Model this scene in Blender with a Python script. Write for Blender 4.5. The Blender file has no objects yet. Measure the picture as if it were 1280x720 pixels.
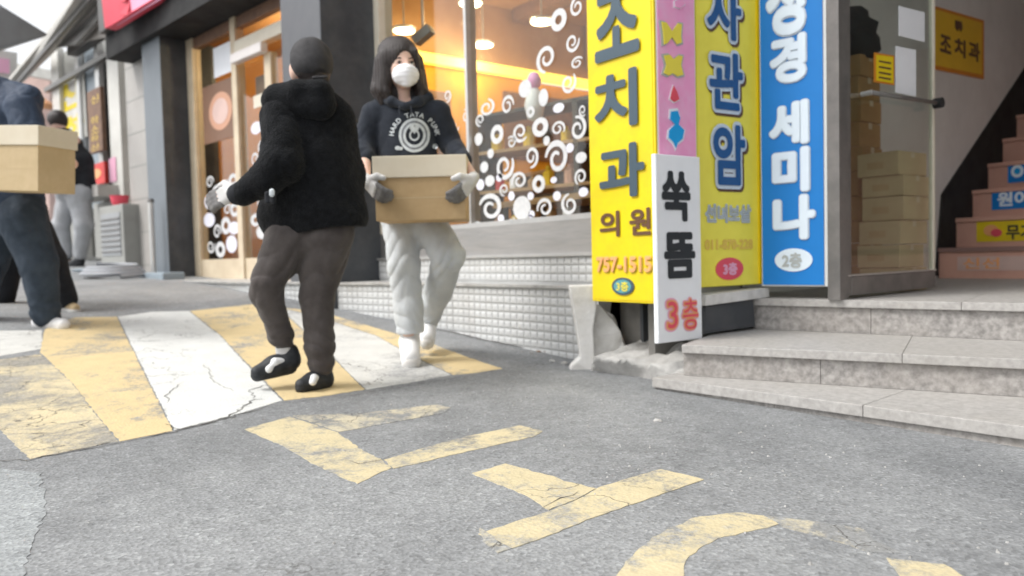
import bpy, bmesh, math, random
import numpy as np
from mathutils import Vector, Matrix
from mathutils.geometry import delaunay_2d_cdt
import openvdb

SC = bpy.context.scene
COL = SC.collection
rnd = random.Random(7)

# ------------------------------------------------------------------ camera, sky, sun, exposure
FPX = 924.0                                   # focal length in photo pixels (1280 wide)
YAW = math.radians(37.1); PITCH = math.radians(2.45); ROLL = math.radians(1.43)
FH = Vector((-math.cos(YAW), math.sin(YAW), 0))          # horizontal view direction
RH = Vector((math.sin(YAW), math.cos(YAW), 0))           # horizontal right direction
FW = (FH * math.cos(PITCH) + Vector((0, 0, -math.sin(PITCH)))).normalized()
UP0 = RH.cross(FW).normalized()
CR = (RH * math.cos(ROLL) - UP0 * math.sin(ROLL)).normalized()
CU = (UP0 * math.cos(ROLL) + RH * math.sin(ROLL)).normalized()
cam_d = bpy.data.cameras.new('camera'); cam = bpy.data.objects.new('camera', cam_d)
COL.objects.link(cam); SC.camera = cam
cam.matrix_world = Matrix(((CR.x, CU.x, -FW.x, 0), (CR.y, CU.y, -FW.y, 0), (CR.z, CU.z, -FW.z, 0), (0, 0, 0, 1)))
cam_d.sensor_width = 36; cam_d.lens = FPX / 1280 * 36; cam_d.clip_start = .05; cam_d.clip_end = 500
cam_d.dof.use_dof = True; cam_d.dof.focus_distance = 1.8; cam_d.dof.aperture_fstop = 2.7

w = bpy.data.worlds.new("World"); SC.world = w; w.use_nodes = True
nt = w.node_tree; bg = nt.nodes['Background']
sky = nt.nodes.new('ShaderNodeTexSky'); sky.sky_type = 'NISHITA'; sky.sun_disc = False
SUN_EL, SUN_AZ = math.radians(52), math.radians(200)
sky.sun_elevation = SUN_EL; sky.sun_rotation = SUN_AZ
sky.air_density = 1.0; sky.dust_density = 3.0; sky.ozone_density = 1.0
hs = nt.nodes.new('ShaderNodeHueSaturation'); hs.inputs['Saturation'].default_value = 0.12
nt.links.new(sky.outputs[0], hs.inputs['Color']); nt.links.new(hs.outputs[0], bg.inputs['Color'])
bg.inputs['Strength'].default_value = 0.15
sd = bpy.data.lights.new('sun', 'SUN'); so = bpy.data.objects.new('sun', sd); COL.objects.link(so)
sd.energy = 1.2; sd.angle = math.radians(18); sd.color = (1, .97, .93)
dirs = Vector((math.sin(SUN_AZ) * math.cos(SUN_EL), math.cos(SUN_AZ) * math.cos(SUN_EL), math.sin(SUN_EL)))
so.rotation_euler = dirs.to_track_quat('Z', 'Y').to_euler(); so.location = dirs * 20
SC.view_settings.view_transform = 'Standard'; SC.view_settings.look = 'None'
SC.view_settings.exposure = 0.82; SC.view_settings.gamma = 1.0
SC.cycles.max_bounces = 8; SC.cycles.transparent_max_bounces = 16; SC.cycles.use_denoising = True

# ------------------------------------------------------------------ measuring helpers (design coordinates -> metres)
def ray(px, py):
    v = FW + CR * ((px - 640) / FPX) - CU * ((py - 360) / FPX)
    return v / v.dot(FH)                      # unit horizontal depth
def P(px, py, d): return ray(px, py) * d
GX = [-60, -30, -16, -12, -11, -9.6, -7.4, -6.2, -5.4, -4.6, -3.8, -3.1, -2.7, 0, 6, 14]
GZ = [2.6, 1.0, .20, .0, -.05, -.12, -.20, -.28, -.365, -.44, -.51, -.562, -.578, -.60, -.70, -.9]
def ground(x, y):
    z = 0
    for o in (-.25, -.12, 0, .12, .25): z += np.interp(x + o, GX, GZ)
    return float(z / 5 + .006 * math.sin(x * 1.7 + y * 1.1) * math.sin(y * 2.3))
def gpt(px, py, lift=0.0):
    r = ray(px, py); lo = None; s = .5
    while s < 60:
        p = r * s
        if p.z < ground(p.x, p.y):
            a, b = s - .05, s
            for _ in range(24):
                m = (a + b) / 2; q = r * m
                if q.z < ground(q.x, q.y): b = m
                else: a = m
            p = r * b; return Vector((p.x, p.y, ground(p.x, p.y) + lift))
        s += .05
    p = r * 40; return Vector((p.x, p.y, ground(p.x, p.y)))
def hitz(px, py, z):
    r = ray(px, py); return r * (z / r.z)
class Wall:
    """vertical plane through a point with a horizontal direction; u runs along, w up, n out of it"""
    def __init__(s, x, y, dx, dy):
        s.o = Vector((x, y, 0)); s.d = Vector((dx, dy, 0)).normalized(); s.n = Vector((s.d.y, -s.d.x, 0))
        s.rz = math.atan2(s.d.y, s.d.x)
    def uv(s, px, py):
        r = ray(px, py); k = s.o.dot(s.n) / r.dot(s.n); p = r * k
        return (p - s.o).dot(s.d), p.z
    def pt(s, u, w, n=0): return s.o + s.d * u + s.n * n + Vector((0, 0, w))

# ------------------------------------------------------------------ object helpers
def tag(o, label=None, cat=None, group=None, kind=None):
    if label: o['label'] = label
    if cat: o['category'] = cat
    if group: o['group'] = group
    if kind: o['kind'] = kind
    return o
def empty(name, loc=(0, 0, 0), rz=0, label=None, cat=None, group=None, kind=None):
    o = bpy.data.objects.new(name, None); COL.objects.link(o); o.location = loc; o.rotation_euler = (0, 0, rz)
    o.empty_display_size = .1
    return tag(o, label, cat, group, kind)
def link(name, me, mat=None, parent=None, loc=None, rot=None):
    o = bpy.data.objects.new(name, me); COL.objects.link(o)
    if mat is not None and not me.materials: me.materials.append(mat)
    if parent is not None: o.parent = parent
    if loc is not None: o.location = loc
    if rot is not None: o.rotation_euler = rot
    return o
class MB:
    def __init__(s): s.v = []; s.f = []
    def add(s, vs, fs):
        n = len(s.v); s.v += [tuple(v) for v in vs]; s.f += [tuple(i + n for i in f) for f in fs]; return s
    def box(s, c, h, rz=0, taper=1.0, ry=0):
        cx, cy, cz = c; hx, hy, hz = h; vs = []
        for sz in (-1, 1):
            t = taper if sz > 0 else 1
            for sx, sy in ((-1, -1), (1, -1), (1, 1), (-1, 1)):
                x, y, z = sx * hx * t, sy * hy * t, sz * hz
                if ry: x, z = x * math.cos(ry) + z * math.sin(ry), -x * math.sin(ry) + z * math.cos(ry)
                vs.append((cx + x * math.cos(rz) - y * math.sin(rz), cy + x * math.sin(rz) + y * math.cos(rz), cz + z))
        return s.add(vs, [(3, 2, 1, 0), (4, 5, 6, 7), (0, 1, 5, 4), (1, 2, 6, 5), (2, 3, 7, 6), (3, 0, 4, 7)])
    def b(s, x0, x1, y0, y1, z0, z1): return s.box(((x0 + x1) / 2, (y0 + y1) / 2, (z0 + z1) / 2), (abs(x1 - x0) / 2, abs(y1 - y0) / 2, abs(z1 - z0) / 2))
    def tube(s, a, b, r0, r1=None, n=12, cap=True):
        a = Vector(a); b = Vector(b); r1 = r0 if r1 is None else r1
        q = (b - a).to_track_quat('Z', 'Y'); vs = []
        for p, r in ((a, r0), (b, r1)):
            for i in range(n):
                t = 2 * math.pi * i / n; vs.append(p + q @ Vector((r * math.cos(t), r * math.sin(t), 0)))
        fs = [(i, (i + 1) % n, n + (i + 1) % n, n + i) for i in range(n)]
        if cap: fs += [tuple(range(n))[::-1], tuple(range(n, 2 * n))]
        return s.add(vs, fs)
    def lathe(s, prof, n=16, c=(0, 0, 0)):
        vs = []; fs = []
        for r, z in prof:
            for i in range(n):
                t = 2 * math.pi * i / n; vs.append((c[0] + r * math.cos(t), c[1] + r * math.sin(t), c[2] + z))
        for j in range(len(prof) - 1):
            for i in range(n): fs.append((j * n + i, j * n + (i + 1) % n, (j + 1) * n + (i + 1) % n, (j + 1) * n + i))
        fs += [tuple(range(n))[::-1], tuple(range((len(prof) - 1) * n, len(prof) * n))]
        return s.add(vs, fs)
    def prism(s, poly, vec):
        n = len(poly); vec = Vector(vec)
        vs = [Vector(p) for p in poly] + [Vector(p) + vec for p in poly]
        return s.add(vs, [tuple(range(n))[::-1], tuple(range(n, 2 * n))] + [(i, (i + 1) % n, n + (i + 1) % n, n + i) for i in range(n)])
    def mesh(s, name, bevel=0, smooth=False):
        me = bpy.data.meshes.new(name); me.from_pydata(s.v, [], s.f); me.validate()
        bm = bmesh.new(); bm.from_mesh(me); bmesh.ops.recalc_face_normals(bm, faces=bm.faces)
        if bevel: bmesh.ops.bevel(bm, geom=list(bm.edges), offset=bevel, segments=2, affect='EDGES', profile=.6, clamp_overlap=True)
        bm.to_mesh(me); bm.free()
        if smooth: me.polygons.foreach_set('use_smooth', [True] * len(me.polygons))
        return me
    def build(s, name, mat, parent=None, bevel=0, smooth=False, loc=None, rot=None):
        return link(name, s.mesh(name, bevel, smooth), mat, parent, loc, rot)

# ------------------------------------------------------------------ materials
def mat(name, col, rough=.6, spec=.4, metal=0, col2=None, nscale=8, bump=0, bscale=60, emit=None, estr=0, detail=4, sheen=0, dirt=None, dscale=2, damt=.5, coat=0, stretch=None):
    m = bpy.data.materials.new(name); m.use_nodes = True; t = m.node_tree; N = t.nodes; L = t.links
    b = N['Principled BSDF']; b.inputs['Roughness'].default_value = rough; b.inputs['Metallic'].default_value = metal
    b.inputs['Specular IOR Level'].default_value = spec; b.inputs['Base Color'].default_value = (*col, 1)
    if sheen: b.inputs['Sheen Weight'].default_value = sheen
    if coat: b.inputs['Coat Weight'].default_value = coat
    tc = N.new('ShaderNodeTexCoord'); src = tc.outputs['Object']
    if stretch:
        mp = N.new('ShaderNodeMapping'); mp.inputs['Scale'].default_value = stretch; L.new(src, mp.inputs[0]); src = mp.outputs[0]
    out = None
    if col2:
        n = N.new('ShaderNodeTexNoise'); n.inputs['Scale'].default_value = nscale; n.inputs['Detail'].default_value = detail; n.inputs['Roughness'].default_value = .65
        L.new(src, n.inputs['Vector']); cr = N.new('ShaderNodeValToRGB')
        cr.color_ramp.elements[0].position = .35; cr.color_ramp.elements[1].position = .65
        cr.color_ramp.elements[0].color = (*col, 1); cr.color_ramp.elements[1].color = (*col2, 1)
        L.new(n.outputs['Fac'], cr.inputs[0]); out = cr.outputs[0]
    if dirt:
        n = N.new('ShaderNodeTexNoise'); n.inputs['Scale'].default_value = dscale; n.inputs['Detail'].default_value = 8; n.inputs['Roughness'].default_value = .7
        L.new(src, n.inputs['Vector']); mr = N.new('ShaderNodeMapRange'); mr.inputs[1].default_value = .45; mr.inputs[2].default_value = .75; mr.inputs[4].default_value = damt
        L.new(n.outputs['Fac'], mr.inputs[0]); mx = N.new('ShaderNodeMix'); mx.data_type = 'RGBA'
        L.new(mr.outputs[0], mx.inputs[0]); mx.inputs[7].default_value = (*dirt, 1)
        if out: L.new(out, mx.inputs[6])
        else: mx.inputs[6].default_value = (*col, 1)
        out = mx.outputs[2]
    if out: L.new(out, b.inputs['Base Color'])
    if bump:
        n = N.new('ShaderNodeTexNoise'); n.inputs['Scale'].default_value = bscale; n.inputs['Detail'].default_value = 5
        L.new(src, n.inputs['Vector']); bp = N.new('ShaderNodeBump'); bp.inputs['Strength'].default_value = bump; bp.inputs['Distance'].default_value = .01
        L.new(n.outputs['Fac'], bp.inputs['Height']); L.new(bp.outputs[0], b.inputs['Normal'])
    if emit:
        b.inputs['Emission Color'].default_value = (*emit, 1); b.inputs['Emission Strength'].default_value = estr
    return m
def glassmat(name, tint=(.93, .96, .95), refl=.08):
    m = bpy.data.materials.new(name); m.use_nodes = True; t = m.node_tree; N = t.nodes; L = t.links
    N.remove(N['Principled BSDF']); o = N['Material Output']
    a = N.new('ShaderNodeBsdfTransparent'); a.inputs[0].default_value = (*tint, 1)
    g = N.new('ShaderNodeBsdfGlossy'); g.inputs['Roughness'].default_value = .03
    f = N.new('ShaderNodeLayerWeight'); f.inputs[0].default_value = .5
    pw = N.new('ShaderNodeMath'); pw.operation = 'POWER'; pw.inputs[1].default_value = 4.5; L.new(f.outputs['Facing'], pw.inputs[0])
    ad = N.new('ShaderNodeMath'); ad.operation = 'MULTIPLY_ADD'; ad.inputs[1].default_value = .75; ad.inputs[2].default_value = refl * .45; L.new(pw.outputs[0], ad.inputs[0])
    mx = N.new('ShaderNodeMixShader'); L.new(ad.outputs[0], mx.inputs[0]); L.new(a.outputs[0], mx.inputs[1]); L.new(g.outputs[0], mx.inputs[2])
    L.new(mx.outputs[0], o.inputs['Surface']); return m

def asphalt(name, c0, c1, c2, paint=None, wear=(.5, .62), wscale=2.2, crack=.0, patch=None):
    """speckled asphalt; with paint: a worn coat of paint over it"""
    m = bpy.data.materials.new(name); m.use_nodes = True; t = m.node_tree; N = t.nodes; L = t.links
    b = N['Principled BSDF']; b.inputs['Roughness'].default_value = .88; b.inputs['Specular IOR Level'].default_value = .25
    tc = N.new('ShaderNodeTexCoord')
    def noise(sc, det=4, ro=.6, dist=0):
        n = N.new('ShaderNodeTexNoise'); n.inputs['Scale'].default_value = sc; n.inputs['Detail'].default_value = det
        n.inputs['Roughness'].default_value = ro; n.inputs['Distortion'].default_value = dist; L.new(tc.outputs['Object'], n.inputs['Vector']); return n.outputs['Fac']
    def ramp(fac, stops):
        r = N.new('ShaderNodeValToRGB'); e = r.color_ramp.elements
        while len(e) < len(stops): e.new(.5)
        for i, (p, c) in enumerate(stops): e[i].position = p; e[i].color = (*c, 1) if len(c) == 3 else c
        L.new(fac, r.inputs[0]); return r.outputs[0]
    def mix(f, a, bb, mode='MIX'):
        x = N.new('ShaderNodeMix'); x.data_type = 'RGBA'; x.blend_type = mode
        if isinstance(f, float): x.inputs[0].default_value = f
        else: L.new(f, x.inputs[0])
        for k, v in ((6, a), (7, bb)):
            if isinstance(v, tuple): x.inputs[k].default_value = (*v, 1)
            else: L.new(v, x.inputs[k])
        return x.outputs[2]
    base = ramp(noise(.7, 7, .68, .4), [(.30, c0), (.70, c1)])
    vor = N.new('ShaderNodeTexVoronoi'); vor.inputs['Scale'].default_value = 95; L.new(tc.outputs['Object'], vor.inputs['Vector'])
    spk = ramp(vor.outputs['Color'], [(0, (.58, .58, .58)), (.25, (.9, .9, .9)), (.75, (1.05, 1.05, 1.05)), (1, (1.5, 1.5, 1.5))])
    vor2 = N.new('ShaderNodeTexVoronoi'); vor2.inputs['Scale'].default_value = 160; L.new(tc.outputs['Object'], vor2.inputs['Vector'])
    spk2 = ramp(vor2.outputs['Color'], [(0, (.7, .7, .7)), (.5, (1, 1, 1)), (1, (1.25, 1.25, 1.25))])
    base = mix(.8, base, spk, 'MULTIPLY'); base = mix(.8, base, spk2, 'MULTIPLY')
    base = mix(.7, base, ramp(noise(14, 5, .75), [(.3, (.90, .90, .90)), (.7, (1.08, 1.08, 1.08))]), 'MULTIPLY')
    base = mix(.9, base, ramp(noise(2.6, 5, .7, .6), [(.32, (.84, .84, .84)), (.5, (1, 1, 1)), (.72, (1.10, 1.10, 1.09))]), 'MULTIPLY')
    # light stones
    vd = N.new('ShaderNodeTexVoronoi'); vd.inputs['Scale'].default_value = 34; vd.inputs['Randomness'].default_value = 1; L.new(tc.outputs['Object'], vd.inputs['Vector'])
    base = mix(ramp(vd.outputs['Distance'], [(.06, (.7, .7, .7)), (.12, (0, 0, 0))]), base, c2)
    # cracks
    vc = N.new('ShaderNodeTexVoronoi'); vc.feature = 'DISTANCE_TO_EDGE'; vc.inputs['Scale'].default_value = 4.2
    wn = N.new('ShaderNodeTexNoise'); wn.inputs['Scale'].default_value = 3; wn.inputs['Detail'].default_value = 6; L.new(tc.outputs['Object'], wn.inputs['Vector'])
    wa = N.new('ShaderNodeVectorMath'); wa.operation = 'MULTIPLY_ADD'; L.new(wn.outputs['Color'], wa.inputs[0]); wa.inputs[1].default_value = (.5, .5, .5); L.new(tc.outputs['Object'], wa.inputs[2])
    L.new(wa.outputs[0], vc.inputs['Vector'])
    ck = ramp(vc.outputs['Distance'], [(.0, (1, 1, 1)), (.013, (0, 0, 0))])
    cm = ramp(noise(.9, 2), [(.5 - crack, (0, 0, 0)), (.6 - crack, (1, 1, 1))])
    ckm = mix(1.0, ck, cm, 'MULTIPLY')
    if paint:
        pc = mix(ramp(noise(7, 6, .75), [(.35, (0, 0, 0)), (.75, (.6, .6, .6))]), paint, tuple(x * .72 for x in paint))
        wf = N.new('ShaderNodeMath'); wf.operation = 'ADD'
        sc_ = N.new('ShaderNodeMath'); sc_.operation = 'MULTIPLY'; sc_.inputs[1].default_value = .55; L.new(noise(45, 6, .85), sc_.inputs[0])
        L.new(noise(wscale, 8, .72, .3), wf.inputs[0]); L.new(sc_.outputs[0], wf.inputs[1])
        wr = ramp(wf.outputs[0], [(wear[0] + .24, (.06, .06, .06)), (wear[1] + .26, (.95, .95, .95))])
        base = mix(wr, pc, base)
    col = mix(ckm, base, (.08, .075, .07))
    L.new(col, b.inputs['Base Color'])
    bp = N.new('ShaderNodeBump'); bp.inputs['Strength'].default_value = .35 if not paint else .22; bp.inputs['Distance'].default_value = .006
    L.new(vor.outputs['Distance'], bp.inputs['Height']); bp2 = N.new('ShaderNodeBump'); bp2.inputs['Strength'].default_value = .14; bp2.inputs['Distance'].default_value = .02
    L.new(noise(9, 6, .7), bp2.inputs['Height']); L.new(bp.outputs[0], bp2.inputs['Normal']); L.new(bp2.outputs[0], b.inputs['Normal'])
    return m

M = {}
A0, A1, A2 = (.175, .181, .186), (.295, .302, .305), (.42, .42, .41)
M['asphalt'] = asphalt('asphalt', A0, A1, A2, crack=-.06)
M['asphalt_pale'] = asphalt('asphalt_pale', (.25, .265, .27), (.35, .365, .37), A2)
M['yellow_paint'] = asphalt('yellow_paint', A0, A1, A2, paint=(.65, .515, .285), wear=(.555, .67), crack=-.12)
M['yellow_worn'] = asphalt('yellow_worn', (.24, .23, .21), (.32, .31, .28), A2, paint=(.62, .53, .34), wear=(.44, .60), wscale=3.5, crack=.12)
M['white_paint'] = asphalt('white_paint', A0, A1, A2, paint=(.66, .67, .65), wear=(.66, .74), crack=-.04)
M['white_worn'] = asphalt('white_worn', (.3, .3, .3), (.36, .36, .36), A2, paint=(.62, .62, .59), wear=(.52, .68), crack=.05)
M['letter_paint'] = asphalt('letter_paint', A0, A1, A2, paint=(.60, .515, .325), wear=(.515, .65), wscale=4, crack=.0)
M['letter_faint'] = asphalt('letter_faint', A0, A1, A2, paint=(.56, .50, .36), wear=(.42, .56), wscale=6, crack=.15)
M['crack'] = mat('crack_dirt', (.07, .066, .062), .95, col2=(.15, .145, .135), nscale=30)
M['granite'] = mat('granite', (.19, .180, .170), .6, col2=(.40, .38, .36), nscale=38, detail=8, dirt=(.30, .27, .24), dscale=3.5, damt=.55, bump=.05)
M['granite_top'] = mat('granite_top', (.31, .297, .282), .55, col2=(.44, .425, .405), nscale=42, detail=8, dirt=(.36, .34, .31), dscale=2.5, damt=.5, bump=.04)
M['concrete'] = mat('concrete', (.34, .335, .32), .9, col2=(.50, .49, .47), nscale=9, detail=8, dirt=(.16, .15, .14), dscale=5, damt=.6, bump=.5, bscale=25)
M['plaster_white'] = mat('plaster_white', (.72, .71, .69), .85, col2=(.60, .59, .56), nscale=10, dirt=(.3, .28, .26), dscale=7, damt=.5, bump=.3, bscale=30)
M['tile'] = mat('tile', (.54, .55, .55), .55, col2=(.60, .61, .605), nscale=4, dirt=(.42, .40, .37), dscale=3, damt=.6, bump=.06)
M['grout'] = mat('grout', (.42, .425, .42), .9, col2=(.50, .505, .50), nscale=12, dirt=(.18, .16, .14), dscale=3)
M['dark_panel'] = mat('dark_panel', (.045, .05, .058), .45, col2=(.065, .07, .078), nscale=3, dirt=(.12, .12, .12), dscale=6, damt=.3)
M['dark_panel_side'] = mat('dark_panel_side', (.085, .09, .10), .45, col2=(.105, .11, .12), nscale=2, dirt=(.13, .13, .13), dscale=4, damt=.3)
M['black_trim'] = mat('black_trim', (.009, .009, .010), .8, col2=(.025, .025, .025), nscale=5)
M['steel'] = mat('steel', (.45, .44, .43), .42, metal=.85, col2=(.52, .5, .48), nscale=5, stretch=(1, 1, 12), dirt=(.25, .23, .2), damt=.3)
M['alu'] = mat('aluminium', (.55, .55, .54), .4, metal=.7, col2=(.63, .62, .6), nscale=10)
M['alu_dark'] = mat('dark_aluminium', (.16, .155, .15), .45, metal=.5, col2=(.22, .21, .2), nscale=8)
M['frame_beige'] = mat('frame_beige', (.60, .50, .36), .5, col2=(.68, .58, .43), nscale=6, dirt=(.35, .27, .18), damt=.4)
M['frame_cream'] = mat('frame_cream', (.64, .58, .47), .5, col2=(.70, .65, .54), nscale=6)
M['frame_brown'] = mat('frame_brown', (.17, .10, .07), .6, col2=(.24, .14, .09), nscale=10)
M['glass'] = glassmat('glass'); M['glass_door'] = glassmat('door_glass', (.90, .94, .92), .12)
M['sticker'] = mat('sticker_white', (.66, .66, .66), .6, col2=(.56, .57, .58), nscale=40)
M['sticker_dot'] = mat('sticker_lilac', (.62, .62, .74), .6, col2=(.78, .78, .82), nscale=90)
M['in_orange'] = mat('orange_wall', (.62, .27, .045), .8, col2=(.72, .38, .07), nscale=1.5, dirt=(.40, .14, .03), dscale=3, damt=.5)
M['in_gold'] = mat('golden_wall', (.68, .38, .03), .8, col2=(.60, .27, .03), nscale=1.2, dirt=(.42, .17, .03), dscale=2.5, damt=.6)
M['in_tan'] = mat('tan_plaster', (.34, .19, .08), .8, col2=(.46, .28, .13), nscale=1.0, dirt=(.33, .17, .07), dscale=1.7, damt=.6)
M['in_dark'] = mat('dark_wood', (.05, .035, .024), .5, col2=(.11, .07, .04), nscale=8)
M['in_wood'] = mat('wood', (.33, .18, .075), .5, col2=(.45, .27, .12), nscale=6, stretch=(1, 1, 6))
M['in_floor'] = mat('shop_floor', (.25, .15, .08), .4, col2=(.33, .21, .12), nscale=4)
M['glow_yellow'] = mat('glow_band', (.9, .7, .2), .5, emit=(1.0, .62, .06), estr=1.3)
M['lamp_glow'] = mat('lamp_glow', (1, .9, .7), .5, emit=(1.0, .83, .55), estr=4)
M['carton'] = mat('carton', (.44, .30, .15), .85, col2=(.52, .37, .20), nscale=5, dirt=(.34, .22, .11), dscale=6, damt=.4, bump=.05)
M['carton_light'] = mat('carton_light', (.50, .38, .215), .85, col2=(.58, .45, .27), nscale=5, dirt=(.40, .28, .15), dscale=4, damt=.4)
M['carton_lid'] = mat('carton_lid', (.64, .565, .43), .8, col2=(.69, .62, .49), nscale=5)
M['carton_orange'] = mat('carton_orange', (.36, .20, .075), .85, col2=(.44, .26, .11), nscale=6, dirt=(.25, .13, .05), dscale=5, damt=.4)
M['tape'] = mat('tape', (.62, .52, .36), .3, col2=(.56, .46, .31), nscale=20)
M['ink'] = mat('brown_ink', (.16, .09, .04), .8, col2=(.22, .13, .07), nscale=30)
M['skin'] = mat('skin', (.72, .47, .37), .5, col2=(.76, .52, .42), nscale=12, bump=.03, bscale=200)
M['skin'].node_tree.nodes['Principled BSDF'].inputs['Subsurface Weight'].default_value = .1
M['hair'] = mat('black_hair', (.018, .013, .012), .38, col2=(.04, .03, .027), nscale=30, stretch=(6, 6, .4), bump=.5, bscale=60)
M['hair_grey'] = mat('dark_grey_hair', (.035, .032, .033), .55, col2=(.085, .075, .075), nscale=40, stretch=(3, 3, 1), bump=.7, bscale=120)
M['fleece'] = mat('black_fleece', (.0045, .005, .006), .95, spec=.15, col2=(.011, .012, .014), nscale=40, bump=.9, bscale=150, sheen=.06)
M['hoodie'] = mat('navy_hoodie', (.016, .02, .028), .9, spec=.2, col2=(.026, .031, .042), nscale=14, bump=.25, bscale=220, sheen=.1)
M['navy_jacket'] = mat('navy_jacket', (.02, .035, .065), .7, col2=(.035, .055, .095), nscale=7, bump=.2, bscale=90)
M['black_cloth'] = mat('black_cloth', (.01, .011, .014), .9, col2=(.02, .022, .027), nscale=9, bump=.2, bscale=150)
M['denim'] = mat('dark_denim', (.022, .034, .05), .85, col2=(.042, .058, .08), nscale=9, bump=.3, bscale=220)
M['jogger'] = mat('charcoal_jogger', (.055, .046, .043), .9, col2=(.082, .071, .067), nscale=10, bump=.3, bscale=200, sheen=.1)
M['sweat'] = mat('pale_sweatpants', (.50, .525, .54), .9, col2=(.57, .595, .605), nscale=7, bump=.25, bscale=180)
M['grey_pants'] = mat('grey_trousers', (.34, .35, .36), .9, col2=(.42, .43, .45), nscale=7, bump=.2, bscale=150)
M['white_shoe'] = mat('white_shoe', (.80, .80, .80), .6, col2=(.74, .74, .74), nscale=20, bump=.05)
M['sole_white'] = mat('white_sole', (.74, .73, .71), .7, col2=(.62, .6, .57), nscale=20)
M['black_shoe'] = mat('black_shoe', (.012, .014, .017), .6, col2=(.03, .032, .036), nscale=30, bump=.1)
M['glove_white'] = mat('white_glove', (.60, .58, .57), .9, col2=(.62, .62, .6), nscale=60, bump=.4, bscale=300)
M['glove_dark'] = mat('dark_glove', (.11, .105, .105), .8, col2=(.20, .195, .19), nscale=30, bump=.2)
M['mask'] = mat('white_mask', (.82, .82, .83), .8, col2=(.78, .78, .80), nscale=10)
M['eye_white'] = mat('eye_white', (.75, .73, .70), .3); M['eye_dark'] = mat('iris', (.02, .013, .01), .2)
def flat(n, c, r=.45, **k): M[n] = mat(n, c, r, col2=tuple(min(1, x * 1.1 + .003) for x in c), nscale=2.5, **k)
flat('sign_yellow', (.76, .585, .006), dirt=(.56, .41, .03), dscale=4, damt=.6)
flat('sign_yellow2', (.86, .77, .09), dirt=(.7, .55, .03), dscale=3, damt=.4)
flat('sign_yellow2_edge', (.80, .60, .01)); flat('sign_pink', (.84, .34, .58), dirt=(.85, .55, .72), dscale=6, damt=.8); flat('sign_white', (.80, .82, .85), dirt=(.7, .7, .7), damt=.3)
flat('sign_blue', (.003, .20, .60)); flat('frame_white', (.74, .76, .75), dirt=(.55, .55, .52), damt=.4); flat('ink_slate', (.055, .085, .11)); flat('ink_black', (.02, .025, .03))
flat('ink_navy', (.012, .085, .25)); flat('ink_white', (.74, .84, .95)); flat('ink_halo', (.58, .66, .74)); flat('ink_red', (.72, .08, .12)); flat('ink_pink', (.80, .40, .55))
flat('ink_orange', (.80, .38, .16)); flat('ink_ochre', (.76, .54, .10)); flat('ink_grey', (.42, .45, .44)); flat('ink_teal', (.10, .30, .33)); flat('ink_cyan', (.005, .33, .72))
flat('ink_mustard', (.78, .66, .07)); flat('ink_brown', (.12, .06, .03)); flat('sign_amber', (.72, .45, .03)); flat('sign_border', (.62, .22, .02)); flat('paper', (.78, .80, .84))
flat('red_plastic', (.62, .035, .03)); flat('wall_grey', (.68, .665, .64), dirt=(.54, .52, .49), dscale=1.5, damt=.5); flat('stair_pink', (.62, .36, .28), dirt=(.50, .26, .21), dscale=5, damt=.6, bump=.1)
flat('stair_nose', (.26, .16, .14)); flat('sky_haze', (.8, .76, .74)); flat('bg_grey', (.30, .30, .28), dirt=(.2, .19, .17), damt=.5); flat('bg_light', (.60, .59, .55), dirt=(.4, .38, .34), damt=.5)
flat('bg_pink', (.62, .45, .40), dirt=(.45, .32, .3), damt=.5); flat('bg_blue', (.26, .31, .35), dirt=(.2, .22, .24), damt=.4); flat('awning_grey', (.30, .31, .32), dirt=(.2, .2, .2), damt=.4)
flat('eave_grey', (.33, .30, .27), dirt=(.16, .14, .12), dscale=1.5, damt=.6); flat('eave_light', (.48, .46, .42), dirt=(.3, .28, .25), damt=.5); flat('eave_dark', (.09, .085, .08))
flat('pillar_blue', (.16, .18, .20)); flat('pillar_stone', (.42, .40, .375), dirt=(.28, .26, .24), dscale=5, damt=.5); flat('poster_brown', (.20, .11, .07)); flat('poster_disc', (.55, .30, .20)); flat('bag_white', (.72, .68, .66)); flat('hose', (.30, .31, .33)); flat('grey_panel', (.15, .145, .135), dirt=(.28, .27, .25), dscale=6, damt=.6)

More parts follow.
